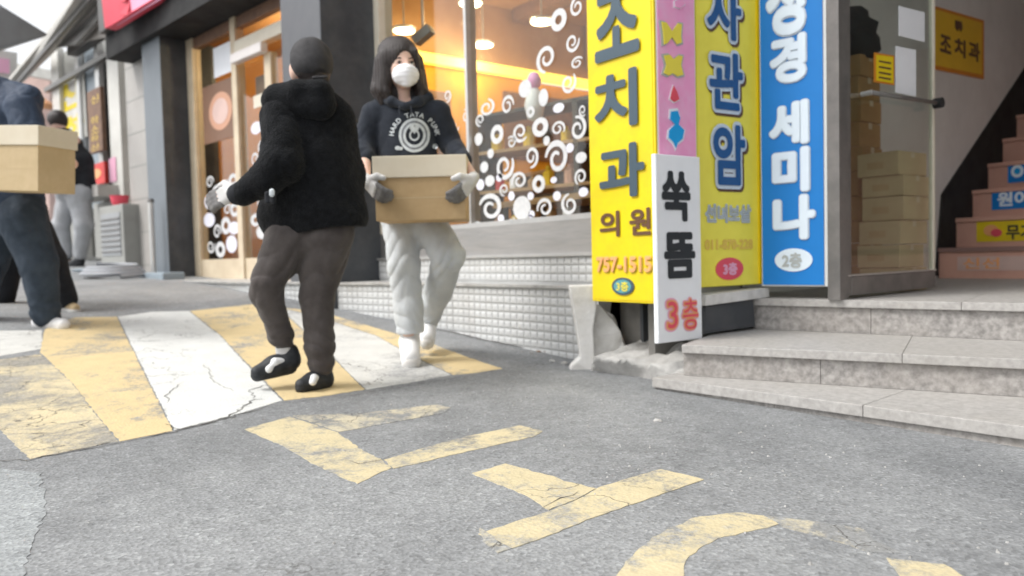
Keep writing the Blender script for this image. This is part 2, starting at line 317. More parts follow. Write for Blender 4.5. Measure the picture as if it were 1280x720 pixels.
# ------------------------------------------------------------------ lettering
_tc = {}
def glyph(txt, off=0.0, ext=.01, res=4):
    key = (txt, off, ext)
    if key in _tc: return _tc[key]
    c = bpy.data.curves.new('t', 'FONT'); c.body = txt; c.size = 1; c.offset = off; c.extrude = ext; c.align_x = 'CENTER'; c.resolution_u = res
    o = bpy.data.objects.new('t', c); COL.objects.link(o); bpy.context.view_layer.update()
    dg = bpy.context.evaluated_depsgraph_get(); me = bpy.data.meshes.new_from_object(o.evaluated_get(dg))
    v = np.array([x.co[:] for x in me.vertices]); polys = [tuple(p.vertices) for p in me.polygons]
    bpy.data.objects.remove(o); bpy.data.curves.remove(c); bpy.data.meshes.remove(me)
    _tc[key] = (v, polys); return _tc[key]
def letters(txt, wall, box, n, mt, parent, off=0.0, thick=.006, name='lettering', core=None, par_inv=None):
    """flat print stretched into box=(u0,w0,u1,w1) of a wall, n metres proud of it; off: stroke widening in em; core: widening the box is measured for"""
    v, f = glyph(txt, 0.0, 0.0); co = off if core is None else core
    x0, y0 = v[:, 0].min() - co, v[:, 1].min() - co; sx = (box[2] - box[0]) / (np.ptp(v[:, 0]) + 2 * co); sy = (box[3] - box[1]) / (np.ptp(v[:, 1]) + 2 * co)
    sh = [(0, 0)]
    if off > 0:
        for rr in ((off,) if off < .05 else (off, off * .5)): sh += [(rr * math.cos(a_), rr * math.sin(a_)) for a_ in np.linspace(0, 2 * math.pi, 14 if rr == off else 8, endpoint=False)]
    V, F = [], []
    for i, (dx, dy) in enumerate(sh):
        k0 = len(V); zz_ = n + thick * .5 + .00004 * i
        V += [wall.pt(box[0] + (p[0] + dx - x0) * sx, box[1] + (p[1] + dy - y0) * sy, zz_) for p in v]; F += [tuple(j + k0 for j in q) for q in f]
    return put(name, V, F, mt, parent)
def put(name, vs, fs, mt, parent):
    me = bpy.data.meshes.new(name)
    inv = pmat(parent).inverted() if parent else Matrix.Identity(4)
    me.from_pydata([tuple(inv @ Vector(v)) for v in vs], [], fs)
    bm = bmesh.new(); bm.from_mesh(me); bmesh.ops.recalc_face_normals(bm, faces=bm.faces); bm.to_mesh(me); bm.free()
    return link(name, me, mt, parent)
def pmat(o):
    m = Matrix.LocRotScale(o.location, o.rotation_euler, (1, 1, 1))
    return (pmat(o.parent) @ m) if o.parent else m
def pxbox(wall, x0, y0, x1, y1):
    ym = (y0 + y1) / 2; xm = (x0 + x1) / 2
    return (wall.uv(x0, ym)[0], wall.uv(xm, y1)[1], wall.uv(x1, ym)[0], wall.uv(xm, y0)[1])
def slab(name, wall, u0, w0, u1, w1, n0, n1, mt, parent=None, bevel=0):
    b = MB(); b.prism([wall.pt(u0, w0, n0), wall.pt(u1, w0, n0), wall.pt(u1, w1, n0), wall.pt(u0, w1, n0)], wall.n * (n1 - n0))
    if parent:
        inv = pmat(parent).inverted(); b.v = [tuple(inv @ Vector(v)) for v in b.v]
    return b.build(name, mt, parent, bevel)
def wpoly(name, wall, pts, n0, n1, mt, parent=None):
    b = MB(); b.prism([wall.pt(u, w_, n0) for u, w_ in pts], wall.n * (n1 - n0))
    if parent:
        inv = pmat(parent).inverted(); b.v = [tuple(inv @ Vector(v)) for v in b.v]
    return b.build(name, mt, parent)
def oval(wall, px, py, rx, ry, n0, n1, mt, parent, name='oval', k=28):
    cu, cw = wall.uv(px, py); u2 = wall.uv(px + rx, py)[0] - cu; w2 = cw - wall.uv(px, py + ry)[1]
    return wpoly(name, wall, [(cu + u2 * math.cos(2 * math.pi * i / k), cw + w2 * math.sin(2 * math.pi * i / k)) for i in range(k)], n0, n1, mt, parent)

# ------------------------------------------------------------------ road
def build_road():
    xs = sorted(set([round(v, 3) for v in list(np.arange(-60, -16, 2)) + list(np.arange(-16, -6.5, .15)) + list(np.arange(-6.5, .6, .05)) + list(np.arange(.6, 14.1, .6))]))
    ys = sorted(set([round(v, 3) for v in list(np.arange(-22, -2, .8)) + list(np.arange(-2, 3.4, .09)) + list(np.arange(3.4, 14, 1.5))]))
    vs = [(x, y, ground(x, y)) for x in xs for y in ys]; ny = len(ys)
    fs = [(i * ny + j, (i + 1) * ny + j, (i + 1) * ny + j + 1, i * ny + j + 1) for i in range(len(xs) - 1) for j in range(ny - 1)]
    me = bpy.data.meshes.new('road'); me.from_pydata(vs, [], fs); me.polygons.foreach_set('use_smooth', [True] * len(fs))
    return tag(link('road', me, M['asphalt']), kind='structure')
road = build_road()
_lift = [0]
def sheet(name, pts, mt, lift=.0012, jag=.0022, step=.02, parent=road, xy=False):
    _lift[0] = (_lift[0] + 1) % 7; lift += _lift[0] * .0001
    P2 = [Vector((p[0], p[1])) if xy else Vector(gpt(*p)[:2]) for p in pts]
    out = []
    for a, b in zip(P2, P2[1:] + P2[:1]):
        n = max(1, int((b - a).length / step))
        for i in range(n):
            q = a.lerp(b, i / n)
            if i: q += Vector((rnd.gauss(0, jag), rnd.gauss(0, jag)))
            out.append(q)
    x0 = min(p.x for p in out); x1 = max(p.x for p in out); y0 = min(p.y for p in out); y1 = max(p.y for p in out)
    g = .05; extra = []
    arr = np.array([[p.x, p.y] for p in out])
    def inside(x, y):
        c = False; n = len(out); j = n - 1
        for i in range(n):
            if (out[i].y > y) != (out[j].y > y) and x < (out[j].x - out[i].x) * (y - out[i].y) / (out[j].y - out[i].y) + out[i].x: c = not c
            j = i
        return c
    x = x0
    while x < x1:
        y = y0
        while y < y1:
            if inside(x, y) and np.min(np.hypot(arr[:, 0] - x, arr[:, 1] - y)) > .02: extra.append(Vector((x, y)))
            y += g
        x += g
    n = len(out)
    V, E_, F, *_r = delaunay_2d_cdt(out + extra, [(i, (i + 1) % n) for i in range(n)], [], 1, 1e-5)
    me = bpy.data.meshes.new(name); me.from_pydata([(v.x, v.y, ground(v.x, v.y) + lift) for v in V], [], F)
    bm = bmesh.new(); bm.from_mesh(me); bmesh.ops.recalc_face_normals(bm, faces=bm.faces)
    if sum(f.normal.z for f in bm.faces) < 0: bmesh.ops.reverse_faces(bm, faces=bm.faces)
    ex = bmesh.ops.extrude_edge_only(bm, edges=[e for e in bm.edges if e.is_boundary])     # the thickness of the paint film
    for e in ex['geom']:
        if isinstance(e, bmesh.types.BMVert): e.co.z -= lift + .002
    for f_ in bm.faces: f_.smooth = False
    bm.to_mesh(me); bm.free()
    return link(name, me, mt, parent)
# crosswalk stripes across the hump, left to right
sheet('crosswalk_stripe', [(-90, 422), (-20, 414), (52, 413), (54, 436), (-10, 447), (-90, 455)], M['white_worn'])
sheet('crosswalk_stripe', [(56, 412), (92, 397), (146, 396), (163, 432), (190, 486), (216, 539), (150, 552), (92, 480), (50, 440)], M['yellow_paint'])
sheet('crosswalk_stripe', [(-60, 458), (50, 443), (91, 480), (148, 552), (38, 574), (0, 537), (-60, 500)], M['yellow_worn'])
sheet('crosswalk_stripe', [(148, 396), (190, 390), (236, 389), (275, 420), (320, 468), (353, 501), (290, 520), (218, 538), (192, 486), (165, 432)], M['white_paint'])
sheet('crosswalk_stripe', [(238, 389), (322, 380), (350, 386), (415, 446), (456, 487), (400, 496), (356, 501), (322, 467), (277, 420)], M['yellow_paint'])
sheet('crosswalk_stripe', [(352, 386), (396, 396), (470, 420), (564, 469), (510, 479), (458, 487), (417, 446)], M['white_worn'])
sheet('crosswalk_stripe', [(352, 385), (398, 389), (450, 404), (540, 430), (628, 461), (596, 466), (567, 469), (472, 420), (398, 395)], M['yellow_paint'])
# lettering on the road, seen in part
sheet('road_letter', [(306, 537), (362, 521), (420, 540), (452, 562), (478, 576), (489, 585), (447, 605), (398, 583), (350, 556)], M['letter_paint'])
sheet('road_letter', [(366, 520), (460, 516), (545, 506), (564, 510), (556, 516), (470, 532), (424, 540)], M['letter_faint'])
sheet('road_letter', [(480, 575), (560, 551), (650, 532), (679, 539), (668, 546), (570, 568), (492, 586)], M['letter_paint'])
sheet('road_letter', [(590, 592), (632, 580), (683, 594), (716, 604), (745, 611), (725, 622), (686, 638), (660, 621)], M['letter_paint'])
sheet('road_letter', [(748, 610), (800, 594), (826, 587), (880, 600), (800, 628), (740, 648), (680, 672), (640, 686), (598, 668), (646, 652), (686, 640), (728, 622)], M['letter_paint'])
sheet('road_letter', [(600, 660), (628, 680), (640, 686), (622, 692), (604, 678)], M['letter_faint'])
sheet('road_letter', [(768, 726), (782, 702), (815, 672), (865, 648), (920, 641), (955, 645), (974, 655), (940, 664), (905, 671), (880, 682), (858, 700), (850, 726)], M['letter_paint'])
sheet('road_letter', [(957, 645), (1010, 651), (1078, 661), (1092, 676), (1128, 692), (1090, 691), (1040, 676), (978, 659)], M['letter_faint'])
sheet('road_letter', [(1108, 698), (1150, 703), (1180, 706), (1215, 726), (1130, 726)], M['letter_paint'])
# pale resurfaced patch with a dirt seam, bottom left
sheet('road_patch', [(-160, 560), (-10, 585), (52, 592), (58, 640), (40, 680), (14, 760), (-200, 760)], M['asphalt_pale'], lift=.001, jag=.004)
def seam(pts, w0, w1, name='road_crack', lift=.0026):
    line = []
    for a, b in zip(pts[:-1], pts[1:]):
        a = gpt(*a); b = gpt(*b); n = max(2, int((b - a).length / .03))
        for i in range(n): line.append(a.lerp(b, i / n) + Vector((rnd.gauss(0, .006), rnd.gauss(0, .006), 0)))
    vs = []; fs = []
    for i, p in enumerate(line):
        t = (line[min(i + 1, len(line) - 1)] - line[max(i - 1, 0)]); t.z = 0; t.normalize(); s = Vector((-t.y, t.x, 0)) * rnd.uniform(w0, w1) * min(1, .15 + i / 4, .15 + (len(line) - 1 - i) / 4)
        for q in (p - s, p + s): vs.append((q.x, q.y, ground(q.x, q.y) + lift))
    fs = [(2 * i, 2 * i + 2, 2 * i + 3, 2 * i + 1) for i in range(len(line) - 1)]
    me = bpy.data.meshes.new(name); me.from_pydata(vs, [], fs)
    return link(name, me, M['crack'], road)
seam([(-40, 580), (38, 575), (120, 560), (216, 541), (300, 519), (345, 505)], .0015, .005)
seam([(205, 531), (225, 537), (262, 529), (300, 514), (318, 500), (345, 500)], .0015, .007)
seam([(318, 500), (312, 488), (330, 482), (352, 486)], .001, .004)
seam([(228, 478), (208, 495), (213, 506)], .001, .003); seam([(255, 455), (268, 478), (300, 492)], .001, .002)
seam([(420, 575), (446, 580), (480, 574), (520, 560)], .001, .003)
seam([(672, 640), (700, 622), (740, 612)], .001, .003)
seam([(345, 505), (420, 497), (520, 481), (628, 463), (720, 462)], .001, .003)

gm = MB()
for i in range(420):
    if i < 140: g_ = Vector((rnd.uniform(-2.6, -.5), rnd.uniform(1.2, 2.25), 0))
    elif i < 200: g_ = Vector((rnd.uniform(-5, -2.9), 0, 0)); g_.y = float(np.interp(g_.x, [-5.1, -4.1, -2.8], [2.36, 2.56, 2.62])) - abs(rnd.gauss(0, .04))
    else: g_ = Vector((rnd.uniform(-6, -.3), rnd.uniform(-1.5, 2.2), 0))
    r_ = rnd.uniform(.0015, .0042) * (1.5 if rnd.random() < .08 else 1); z_ = ground(g_.x, g_.y); a_ = rnd.uniform(0, 6.3)
    vs_ = [(g_.x + r_ * rnd.uniform(.7, 1.3) * math.cos(a_ + k_ * 1.257), g_.y + r_ * rnd.uniform(.7, 1.3) * math.sin(a_ + k_ * 1.257), z_) for k_ in range(5)]
    vs_ += [(g_.x + (v_[0] - g_.x) * .55, g_.y + (v_[1] - g_.y) * .55, z_ + r_ * rnd.uniform(.6, 1.1)) for v_ in vs_]
    gm.add(vs_, [(k_, (k_ + 1) % 5, 5 + (k_ + 1) % 5, 5 + k_) for k_ in range(5)] + [(5, 6, 7, 8, 9)])
tag(gm.build('road_grit', M['concrete']), 'fine grit and tiny stones scattered on the asphalt', 'grit', kind='stuff')

# ------------------------------------------------------------------ the shop building
bld = empty('shop_building', (-6, 2.8, -.17), 0, 'shop front with dark columns, a wide sticker-covered window and grey tiled base', 'building')
def bb(name, m, x0, x1, y0, y1, z0, z1, parent=bld, bevel=0):
    b = MB().b(x0, x1, y0, y1, z0, z1); inv = pmat(parent).inverted() if parent else Matrix.Identity(4)
    b.v = [tuple(inv @ Vector(v)) for v in b.v]; return b.build(name, m, parent, bevel)
GW = Wall(-2.6, 2.80, 1, 0)                  # window glass plane
DW = Wall(-6.3, 2.75, 1, .167)               # door front, turned a little towards the street
# front column between door and window
bb('column', M['dark_panel_side'], -6.17, -5.36, 2.30, 2.72, -.5, 5.0)
bb('column_return', M['dark_panel'], -5.36, -5.345, 2.297, 2.80, -.5, 5.0)
bb('wall', M['bg_grey'], -2.78, -2.30, 2.86, 3.2, -.7, 5.0)
bb('wall', M['bg_grey'], -6.1, -2.3, 2.80, 3.0, 2.75, 5.0)
# window frame
bb('window_frame', M['frame_cream'], -5.345, -5.26, 2.74, 2.86, .2, 2.75)
bb('window_frame', M['alu_dark'], -2.84, -2.78, 2.76, 2.86, .2, 2.75)
bb('window_frame', M['alu'], -5.26, -2.84, 2.75, 2.85, .196, .225)
bb('window_frame', M['alu_dark'], -5.26, -2.84, 2.76, 2.85, 2.70, 2.75)
mu = GW.uv(590, 150)[0] - 2.6
bb('mullion', M['alu'], mu - .014, mu + .014, 2.76, 2.84, .225, 2.70)
pane_l = bb('window_pane', M['glass'], -5.26, mu - .015, 2.796, 2.804, .225, 2.70)
pane_r = bb('window_pane', M['glass'], mu + .015, -2.84, 2.796, 2.804, .225, 2.70)
bb('sill_panel', M['steel'], -5.345, -2.80, 2.74, 2.80, .012, .195)
bb('sill_panel', M['alu'], -5.345, -2.80, 2.70, 2.80, -.006, .012)
# tiled plinth in two tiers; tiles are pieces of their own
up_p = bb('upper_plinth', M['grout'], -5.345, -2.80, 2.72, 2.80, -.17, -.007)
tile_me = MB(); h = .0265; k = .020
tile_me.add([(-h, 0, -k), (h, 0, -k), (h, 0, k), (-h, 0, k), (-h * .85, -.0022, -k * .82), (h * .85, -.0022, -k * .82), (h * .85, -.0022, k * .82), (-h * .85, -.0022, k * .82), (-h * .42, -.004, -k * .42), (h * .42, -.004, -k * .42), (h * .42, -.004, k * .42), (-h * .42, -.004, k * .42)],
            [(0, 1, 5, 4), (1, 2, 6, 5), (2, 3, 7, 6), (3, 0, 4, 7), (4, 5, 9, 8), (5, 6, 10, 9), (6, 7, 11, 10), (7, 4, 8, 11), (8, 9, 10, 11)])
def front(x):  # front line of the low platform
    return float(np.interp(x, [-9.9, -9.2, -6.6, -5.1, -4.1, -2.8], [1.75, 1.92, 2.05, 2.42, 2.62, 2.68]))
plat_x = [-9.9, -9.2, -8, -6.6, -5.8, -5.1, -4.6, -4.1, -3.5, -2.80]
b = MB(); n = len(plat_x)
top = [(x, front(x), -.17) for x in plat_x]; bot = [(x, front(x), -.8) for x in plat_x]; bt = [(x, 2.79, -.17) for x in plat_x]
b.v = [tuple(Vector(v) - bld.location) for v in top + bot + bt]; b.f = []
for i in range(n - 1):
    b.f += [(i, i + 1, n + i + 1, n + i), (i, 2 * n + i, 2 * n + i + 1, i + 1)]
b.f += [(n - 1, 2 * n - 1, 3 * n - 1)]
low_p = b.build('lower_plinth', M['grout'], bld)
b = MB()
for x0, x1 in zip(plat_x[:-1], plat_x[1:]):
    w_ = Wall(x0, front(x0), x1 - x0, front(x1) - front(x0)); L_ = math.hypot(x1 - x0, front(x1) - front(x0))
    b.prism([w_.pt(0, -.182, .0), w_.pt(L_, -.182, .0), w_.pt(L_, -.182, .022), w_.pt(0, -.182, .022)], (0, 0, .0155))
    b.prism([w_.pt(0, -.182, .0), w_.pt(L_, -.182, .0), Vector((x1, 2.70, -.182)), Vector((x0, 2.70, -.182))], (0, 0, .0150))
b.v = [tuple(Vector(v) - bld.location) for v in b.v]
b.build('ledge', M['concrete'], bld)
tme = tile_me.mesh('tile'); tme.materials.append(M['tile'])
far = MB()
def put_tile(x, wallx, z, parent, rz, y):
    if x > -3.9:
        o = bpy.data.objects.new('tile', tme); COL.objects.link(o); o.parent = parent; o.location = Vector((x, y, z)) - bld.location
        o.rotation_euler = (rnd.gauss(0, .01), rnd.gauss(0, .012), rz); return
    c, s = math.cos(rz), math.sin(rz)
    far.add([(x + v[0] * c - v[1] * s - bld.location.x, y + v[0] * s + v[1] * c - bld.location.y, z + v[2] - bld.location.z) for v in tile_me.v], tile_me.f)
x = -2.84
while x > -5.33:
    for r in range(3): put_tile(x, 0, -.032 - r * .049, up_p, 0, 2.7185)
    x -= .059
up_p.location += Vector((0, 0, 0))
x = -2.84
while x > -6.6:
    sl = (front(x + .05) - front(x - .05)) / .1; g0 = ground(x, front(x))
    for r in range(8):
        z = -.212 - r * .049
        if z > g0 - .02: put_tile(x, 0, z, low_p, math.atan(sl), front(x) - .0015)
    x -= .059
tag(far.build('tile_field', M['tile'], bld), kind='stuff')

# window stickers: spirals, rings and dots stuck on the glass
def sticker(kind, px, py, rx, ry, flip=1, rot=0, wall=GW, pane=None):
    cu, cw = wall.uv(px, py); ru = abs(wall.uv(px + rx, py)[0] - wall.uv(px - rx, py)[0]) / 2; rw = abs(wall.uv(px, py - ry)[1] - wall.uv(px, py + ry)[1]) / 2
    mt = M['sticker']; n0, n1 = .0045, .0052
    if pane is None: pane = pane_l if cu - 2.6 < mu else pane_r
    inv = pmat(pane).inverted()
    if kind == 'dot':
        q = [(cu + ru * math.cos(a), cw + rw * math.sin(a)) for a in np.linspace(0, 2 * math.pi, 18, endpoint=False)]
        return wpoly('sticker', wall, q, n0, n1, M['sticker_dot'] if rnd.random() < .5 else mt, pane)
    vs = []; fs = []; N = 34
    if kind == 'ring':
        for i in range(N):
            a = 2 * math.pi * i / N
            for f_ in (1, .42): vs.append((cu + ru * f_ * math.cos(a), cw + rw * f_ * math.sin(a)))
        fs = [(2 * i, 2 * i + 1, (2 * i + 3) % (2 * N), (2 * i + 2) % (2 * N)) for i in range(N)]
    else:
        for i in range(N + 1):
            t = i / N; a = rot + t * 2 * math.pi * 1.35; rr = .98 * (1 - .72 * t); wd = .25 * (1 - .5 * t) * min(1, .45 + 4 * t) * (1 if i < N else .4)
            for f_ in (rr + wd * .6, rr - wd * .9):
                vs.append((cu + ru * f_ * math.cos(a) * flip, cw + rw * f_ * math.sin(a)))
        fs = [(2 * i, 2 * i + 1, 2 * i + 3, 2 * i + 2) for i in range(N)]
    m_ = len(vs); V = [inv @ wall.pt(u, z, n0) for u, z in vs] + [inv @ wall.pt(u, z, n1) for u, z in vs]
    F = [f for f in fs] + [tuple(i + m_ for i in f)[::-1] for f in fs]
    me = bpy.data.meshes.new('sticker'); me.from_pydata([tuple(v) for v in V], [], F)
    return link('sticker', me, mt, pane)
ST = [('ring', 676, 159, 10, 12), ('ring', 622, 168, 8, 12), ('s', 651, 165, 10, 13), ('s', 698, 161, 9, 10), ('s', 723, 161, 11, 16), ('dot', 599, 174, 5, 8), ('ring', 583, 204, 8, 17), ('dot', 614, 192, 4, 6),
      ('s', 631, 208, 12, 18), ('s', 665, 196, 9, 14), ('s', 697, 198, 15, 23), ('dot', 727, 197, 7, 7), ('dot', 606, 209, 5, 7), ('s', 650, 226, 10, 12), ('ring', 674, 230, 8, 11), ('dot', 693, 225, 4, 4), ('s', 727, 221, 8, 11),
      ('dot', 601, 231, 5, 7), ('dot', 613, 226, 6, 7), ('s', 631, 237, 6, 8), ('s', 614, 260, 15, 18), ('dot', 585, 257, 6, 9), ('dot', 653, 260, 11, 15), ('s', 682, 260, 10, 13), ('s', 713, 256, 11, 14), ('dot', 627, 273, 4, 5),
      ('ring', 699, 25, 10, 14), ('s', 722, 9, 9, 13), ('s', 716, 53, 9, 13), ('s', 684, 73, 13, 18), ('s', 722, 79, 8, 8), ('s', 711, 104, 10, 14), ('dot', 657, 111, 8, 11), ('s', 635, 132, 8, 13), ('s', 609, 135, 10, 11),
      ('dot', 680, 122, 6, 11), ('dot', 699, 135, 7, 6), ('s', 583, 145, 5, 9), ('s', 568, 160, 6, 10), ('dot', 575, 183, 5, 7), ('s', 463, 262, 7, 10), ('ring', 470, 288, 5, 8), ('s', 560, 120, 5, 8), ('dot', 730, 240, 6, 6), ('s', 640, 285 - 8, 5, 6), ('dot', 664, 245, 4, 5)]
ST += [('dot', 640, 245, 4, 6), ('s', 596, 285, 8, 8), ('dot', 665, 268, 4, 5), ('ring', 700, 275, 5, 6), ('s', 640, 178, 6, 8), ('dot', 713, 185, 5, 6), ('s', 601, 150, 6, 8), ('dot', 625, 222, 4, 5), ('ring', 664, 140, 5, 7), ('s', 729, 138, 5, 8), ('s', 572, 215, 7, 9), ('ring', 571, 262, 6, 9), ('dot', 684, 176, 4, 6), ('s', 664, 274, 6, 6), ('dot', 697, 245, 5, 6), ('ring', 455, 240, 5, 9)]
for i, s in enumerate(ST): sticker(s[0], *s[1:5], flip=(-1 if i % 3 else 1), rot=(i * 1.9) % 6.28)

# shop interior seen through the glass
part = empty('shop_interior', (-6.8, 4.5, -.15), 0, 'warm orange and golden walled shop room behind the window', 'room')
def ib(name, m, *a, **k): return bb(name, M[m], *a, parent=part, **k)
ib('side_wall', 'in_gold', -6.8, -6.7, 3.05, 7.2, -.15, 2.0); ib('side_wall', 'in_tan', -6.8, -6.66, 3.05, 7.2, 2.1, 2.75)
ib('back_wall', 'in_orange', -6.8, -2.6, 7.2, 7.3, -.15, 2.75); ib('ceiling', 'in_tan', -10.5, -2.6, 2.9, 7.3, 2.752, 2.82)
ib('shop_floor', 'in_floor', -10.5, -2.6, 2.9, 7.3, -.25, -.166); ib('right_wall', 'in_tan', -2.69, -2.60, 3.21, 7.2, -.15, 2.75)
ib('door_room_wall', 'in_orange', -10.5, -6.8, 4.6, 4.7, -.15, 2.75); ib('door_room_side_wall', 'in_orange', -10.0, -9.9, 2.2, 4.6, -.15, 2.75); ib('door_room_floor', 'in_floor', -9.9, -6.2, 2.25, 2.9, -.25, -.168); ib('door_room_ceiling', 'in_tan', -9.9, -6.2, 2.3, 2.9, 2.752, 2.82)
ib('glowing_band', 'glow_yellow', -6.66, -6.58, 3.05, 7.0, 2.0, 2.10)
ib('soffit', 'in_tan', -6.6, -5.9, 6.2, 7.2, 2.25, 2.75)
ib('wall_panel', 'frame_brown', -6.7, -6.68, 3.6, 4.3, .9, 1.75); ib('wall_panel', 'frame_brown', -6.7, -6.68, 5.0, 6.1, 1.1, 1.85)
ib('ceiling_beam', 'frame_brown', -6.6, -2.7, 5.1, 5.3, 2.6, 2.751)
def lamp(x, y, z, e=12, r=.11, label='round warm ceiling lamp glowing in the shop'):
    t = empty('ceiling_lamp', (x, y, z), 0, label, 'lamp', 'lit ceiling lamps in the shop')
    MB().lathe([(r, 0), (r * 1.05, .02), (r * .8, .03), (.02, .035)], 20).build('lamp_housing', M['alu'], t)
    MB().lathe([(r * .9, -.012), (r * .95, -.002)], 20).build('diffuser', M['lamp_glow'], t)
    MB().tube((0, 0, .035), (0, 0, 2.752 - z), .008).build('lamp_rod', M['alu'], t)
    ld = bpy.data.lights.new('lamp_light', 'POINT'); ld.energy = e; ld.color = (1, .74, .42); ld.shadow_soft_size = .12
    lo = bpy.data.objects.new('lamp_light', ld); COL.objects.link(lo); lo.parent = t; lo.location = (0, 0, -.18)
for (px, py), z, l_ in (((505, 38), 2.2, 'leftmost glowing ceiling lamp, behind the head of the woman with the box'), ((604, 56), 2.2, 'middle glowing ceiling lamp, just right of the window mullion'), ((677, 27), 2.2, 'rightmost glowing ceiling lamp, high in the window'), ((588, 4), 2.35, 'topmost glowing ceiling lamp, at the top of the mullion')):
    q = hitz(px, py, z); lamp(q.x, q.y, z, label=l_)
lamp(-8.2, 3.4, 2.5, 30, label='warm ceiling lamp behind the shop door'); lamp(-4.0, 5.8, 2.4, 22, label='warm ceiling lamp at the back of the shop')
# dark counter and shelves with cups and bottles
ct = empty('shop_counter', (-5.0, 4.6, -.165), 0, 'dark shelving counter inside the shop window loaded with cups', 'counter')
b = MB(); b.b(-.75, .75, -.25, .25, 0, .9); b.build('counter_body', M['in_dark'], ct, .01)
MB().b(-.8, .8, -.3, .3, .9, .94).build('counter_top', M['in_wood'], ct, .005)
sh = empty('display_shelf', (-4.0, 3.75, -.165), .25, 'dark open display shelf standing close to the shop window', 'shelf')
for x in (-.95, 0, .95): MB().b(x - .02, x + .02, -.16, .16, 0, 1.28).build('side_panel', M['in_dark'], sh)
for z in (.35, .66, .97, 1.26): MB().b(-.93, .93, -.16, .16, z, z + .025).build('shelf_board', M['in_wood'] if z < 1 else M['in_dark'], sh)
cols = ['in_wood', 'poster_disc', 'bag_white', 'in_dark', 'red_plastic', 'bg_blue', 'sign_amber', 'poster_brown']
JC = {'in_wood': 'wooden', 'poster_disc': 'terracotta', 'bag_white': 'off-white', 'in_dark': 'black', 'red_plastic': 'red', 'bg_blue': 'blue grey', 'sign_amber': 'amber', 'poster_brown': 'dark brown'}
k = 0
for z in (.375, .685, .995):
    for i in range(11):
        x = -.85 + i * .17 + rnd.uniform(-.02, .02)
        if abs(x) < .06: x = .08
        hh = rnd.uniform(.10, .22); r = rnd.uniform(.035, .055); mm = rnd.choice(cols)
        c, s = math.cos(.25), math.sin(.25); X = sh.location.x + x * c; Y = sh.location.y + x * s
        o = MB().lathe([(r * .8, 0), (r, .01), (r, hh * .65), (r * .45, hh * .82), (r * .42, hh)], 10).build('bottle' if k % 2 else 'jar', M[mm], None, smooth=False, loc=(X, Y, sh.location.z + z))
        ord_ = ['leftmost', 'second from the left', 'third from the left', 'fourth from the left', 'fifth from the left', 'middle one', 'fifth from the right', 'fourth from the right', 'third from the right', 'second from the right', 'rightmost'][i]
        tag(o, '%s %s, %s on the %s board of the display shelf' % (JC[mm], 'bottle' if k % 2 else 'jar', ord_, {.375: 'lowest', .685: 'middle', .995: 'upper'}[z]), 'jar', 'jars and bottles on the display shelf'); k += 1
tt = empty('shop_table', (-3.6, 3.25, -.165), 0, 'low wooden table right behind the window', 'table')
MB().b(-.6, .6, -.22, .22, .50, .54).build('tabletop', M['in_wood'], tt)
for sx in (-1, 1):
    for sy in (-1, 1): MB().tube((sx * .52, sy * .17, 0), (sx * .52, sy * .17, .5), .02).build('leg', M['in_dark'], tt)
pt_ = empty('white_plush', tuple(P(668, 122, 5.0)), 0, 'pale pink and white ornament in the middle of the window display', 'ornament')
MB().lathe([(.01, -.16), (.05, -.14), (.07, -.05), (.05, .03), (.03, .06)], 14).build('ornament_body', M['bag_white'], pt_, smooth=True)
MB().lathe([(.01, .05), (.045, .08), (.05, .12), (.03, .16), (.005, .17)], 14).build('ornament_head', M['sign_pink'], pt_, smooth=True)
b = MB().box((0, 0, 0), (.09, .045, .04), rz=.5, ry=-.5); tv = empty('camera_unit', tuple(P(529, 44, 6.2)), 0, 'small grey camera hanging from the shop ceiling', 'camera')
b.build('camera_body', M['awning_grey'], tv, .01); MB().tube((0, 0, .03), (0, 0, 2.752 - tv.location.z), .01).build('bracket', M['alu'], tv)

# ------------------------------------------------------------------ door front left of the column
FL = -.17
def shifted(W0, n): q = W0.pt(0, 0, n); return Wall(q.x, q.y, W0.d.x, W0.d.y)
def du(px, py=200): return DW.uv(px, py)[0]
uL, uR = du(240), du(366)
TOPW = DW.uv(240, 50)[1]
def ds(name, x0, x1, w0, w1, n0, n1, m, parent=bld, bevel=0): return slab(name, DW, du(x0), w0, du(x1), w1, n0, n1, M[m], parent, bevel)
ds('canopy', 183, 372, TOPW, TOPW + .75, -.1, .42, 'black_trim')
ds('canopy_fascia', 184, 372, TOPW + .30, TOPW + .9, .42, .50, 'eave_dark')
D33 = shifted(DW, .33); uc = D33.uv(206, 200)[0]; ul = D33.uv(184, 200)[0]
slab('door_pillar', DW, ul, -.5, uc, TOPW - .002, -.3, .328, M['dark_panel'], bld)
slab('pillar_face', DW, ul, -.5, uc, TOPW - .002, .328, .335, M['pillar_blue'], bld)
slab('door_pillar', DW, uc, -.5, du(239.5), TOPW - .002, -.25, .0, M['dark_panel'], bld)
slab('stone_pillar', DW, shifted(DW, .12).uv(161, 200)[0], -.3, ul - .002, 3.6, -.3, .12, M['pillar_stone'], bld)
ds('shop_door_frame', 240, 250, FL, TOPW - .002, -.06, .04, 'frame_beige'); ds('shop_door_frame', 298, 304, FL, TOPW - .002, -.06, .04, 'frame_beige'); ds('shop_door_frame', 338, 346, FL, TOPW - .5, -.05, .03, 'frame_beige')
ds('shop_door_frame', 250, 298, FL, FL + .22, -.04, .03, 'frame_beige'); ds('shop_door_frame', 304, 338, FL, FL + .22, -.04, .02, 'frame_beige')
tb = pxbox(DW, 304, 40, 366, 66)
ds('transom', 304, 372, DW.uv(304, 78)[1] + .10, DW.uv(304, 78)[1] + .22, -.05, .05, 'frame_cream'); ds('transom_brown', 250, 372, TOPW - .12, TOPW - .004, -.05, .02, 'frame_brown')
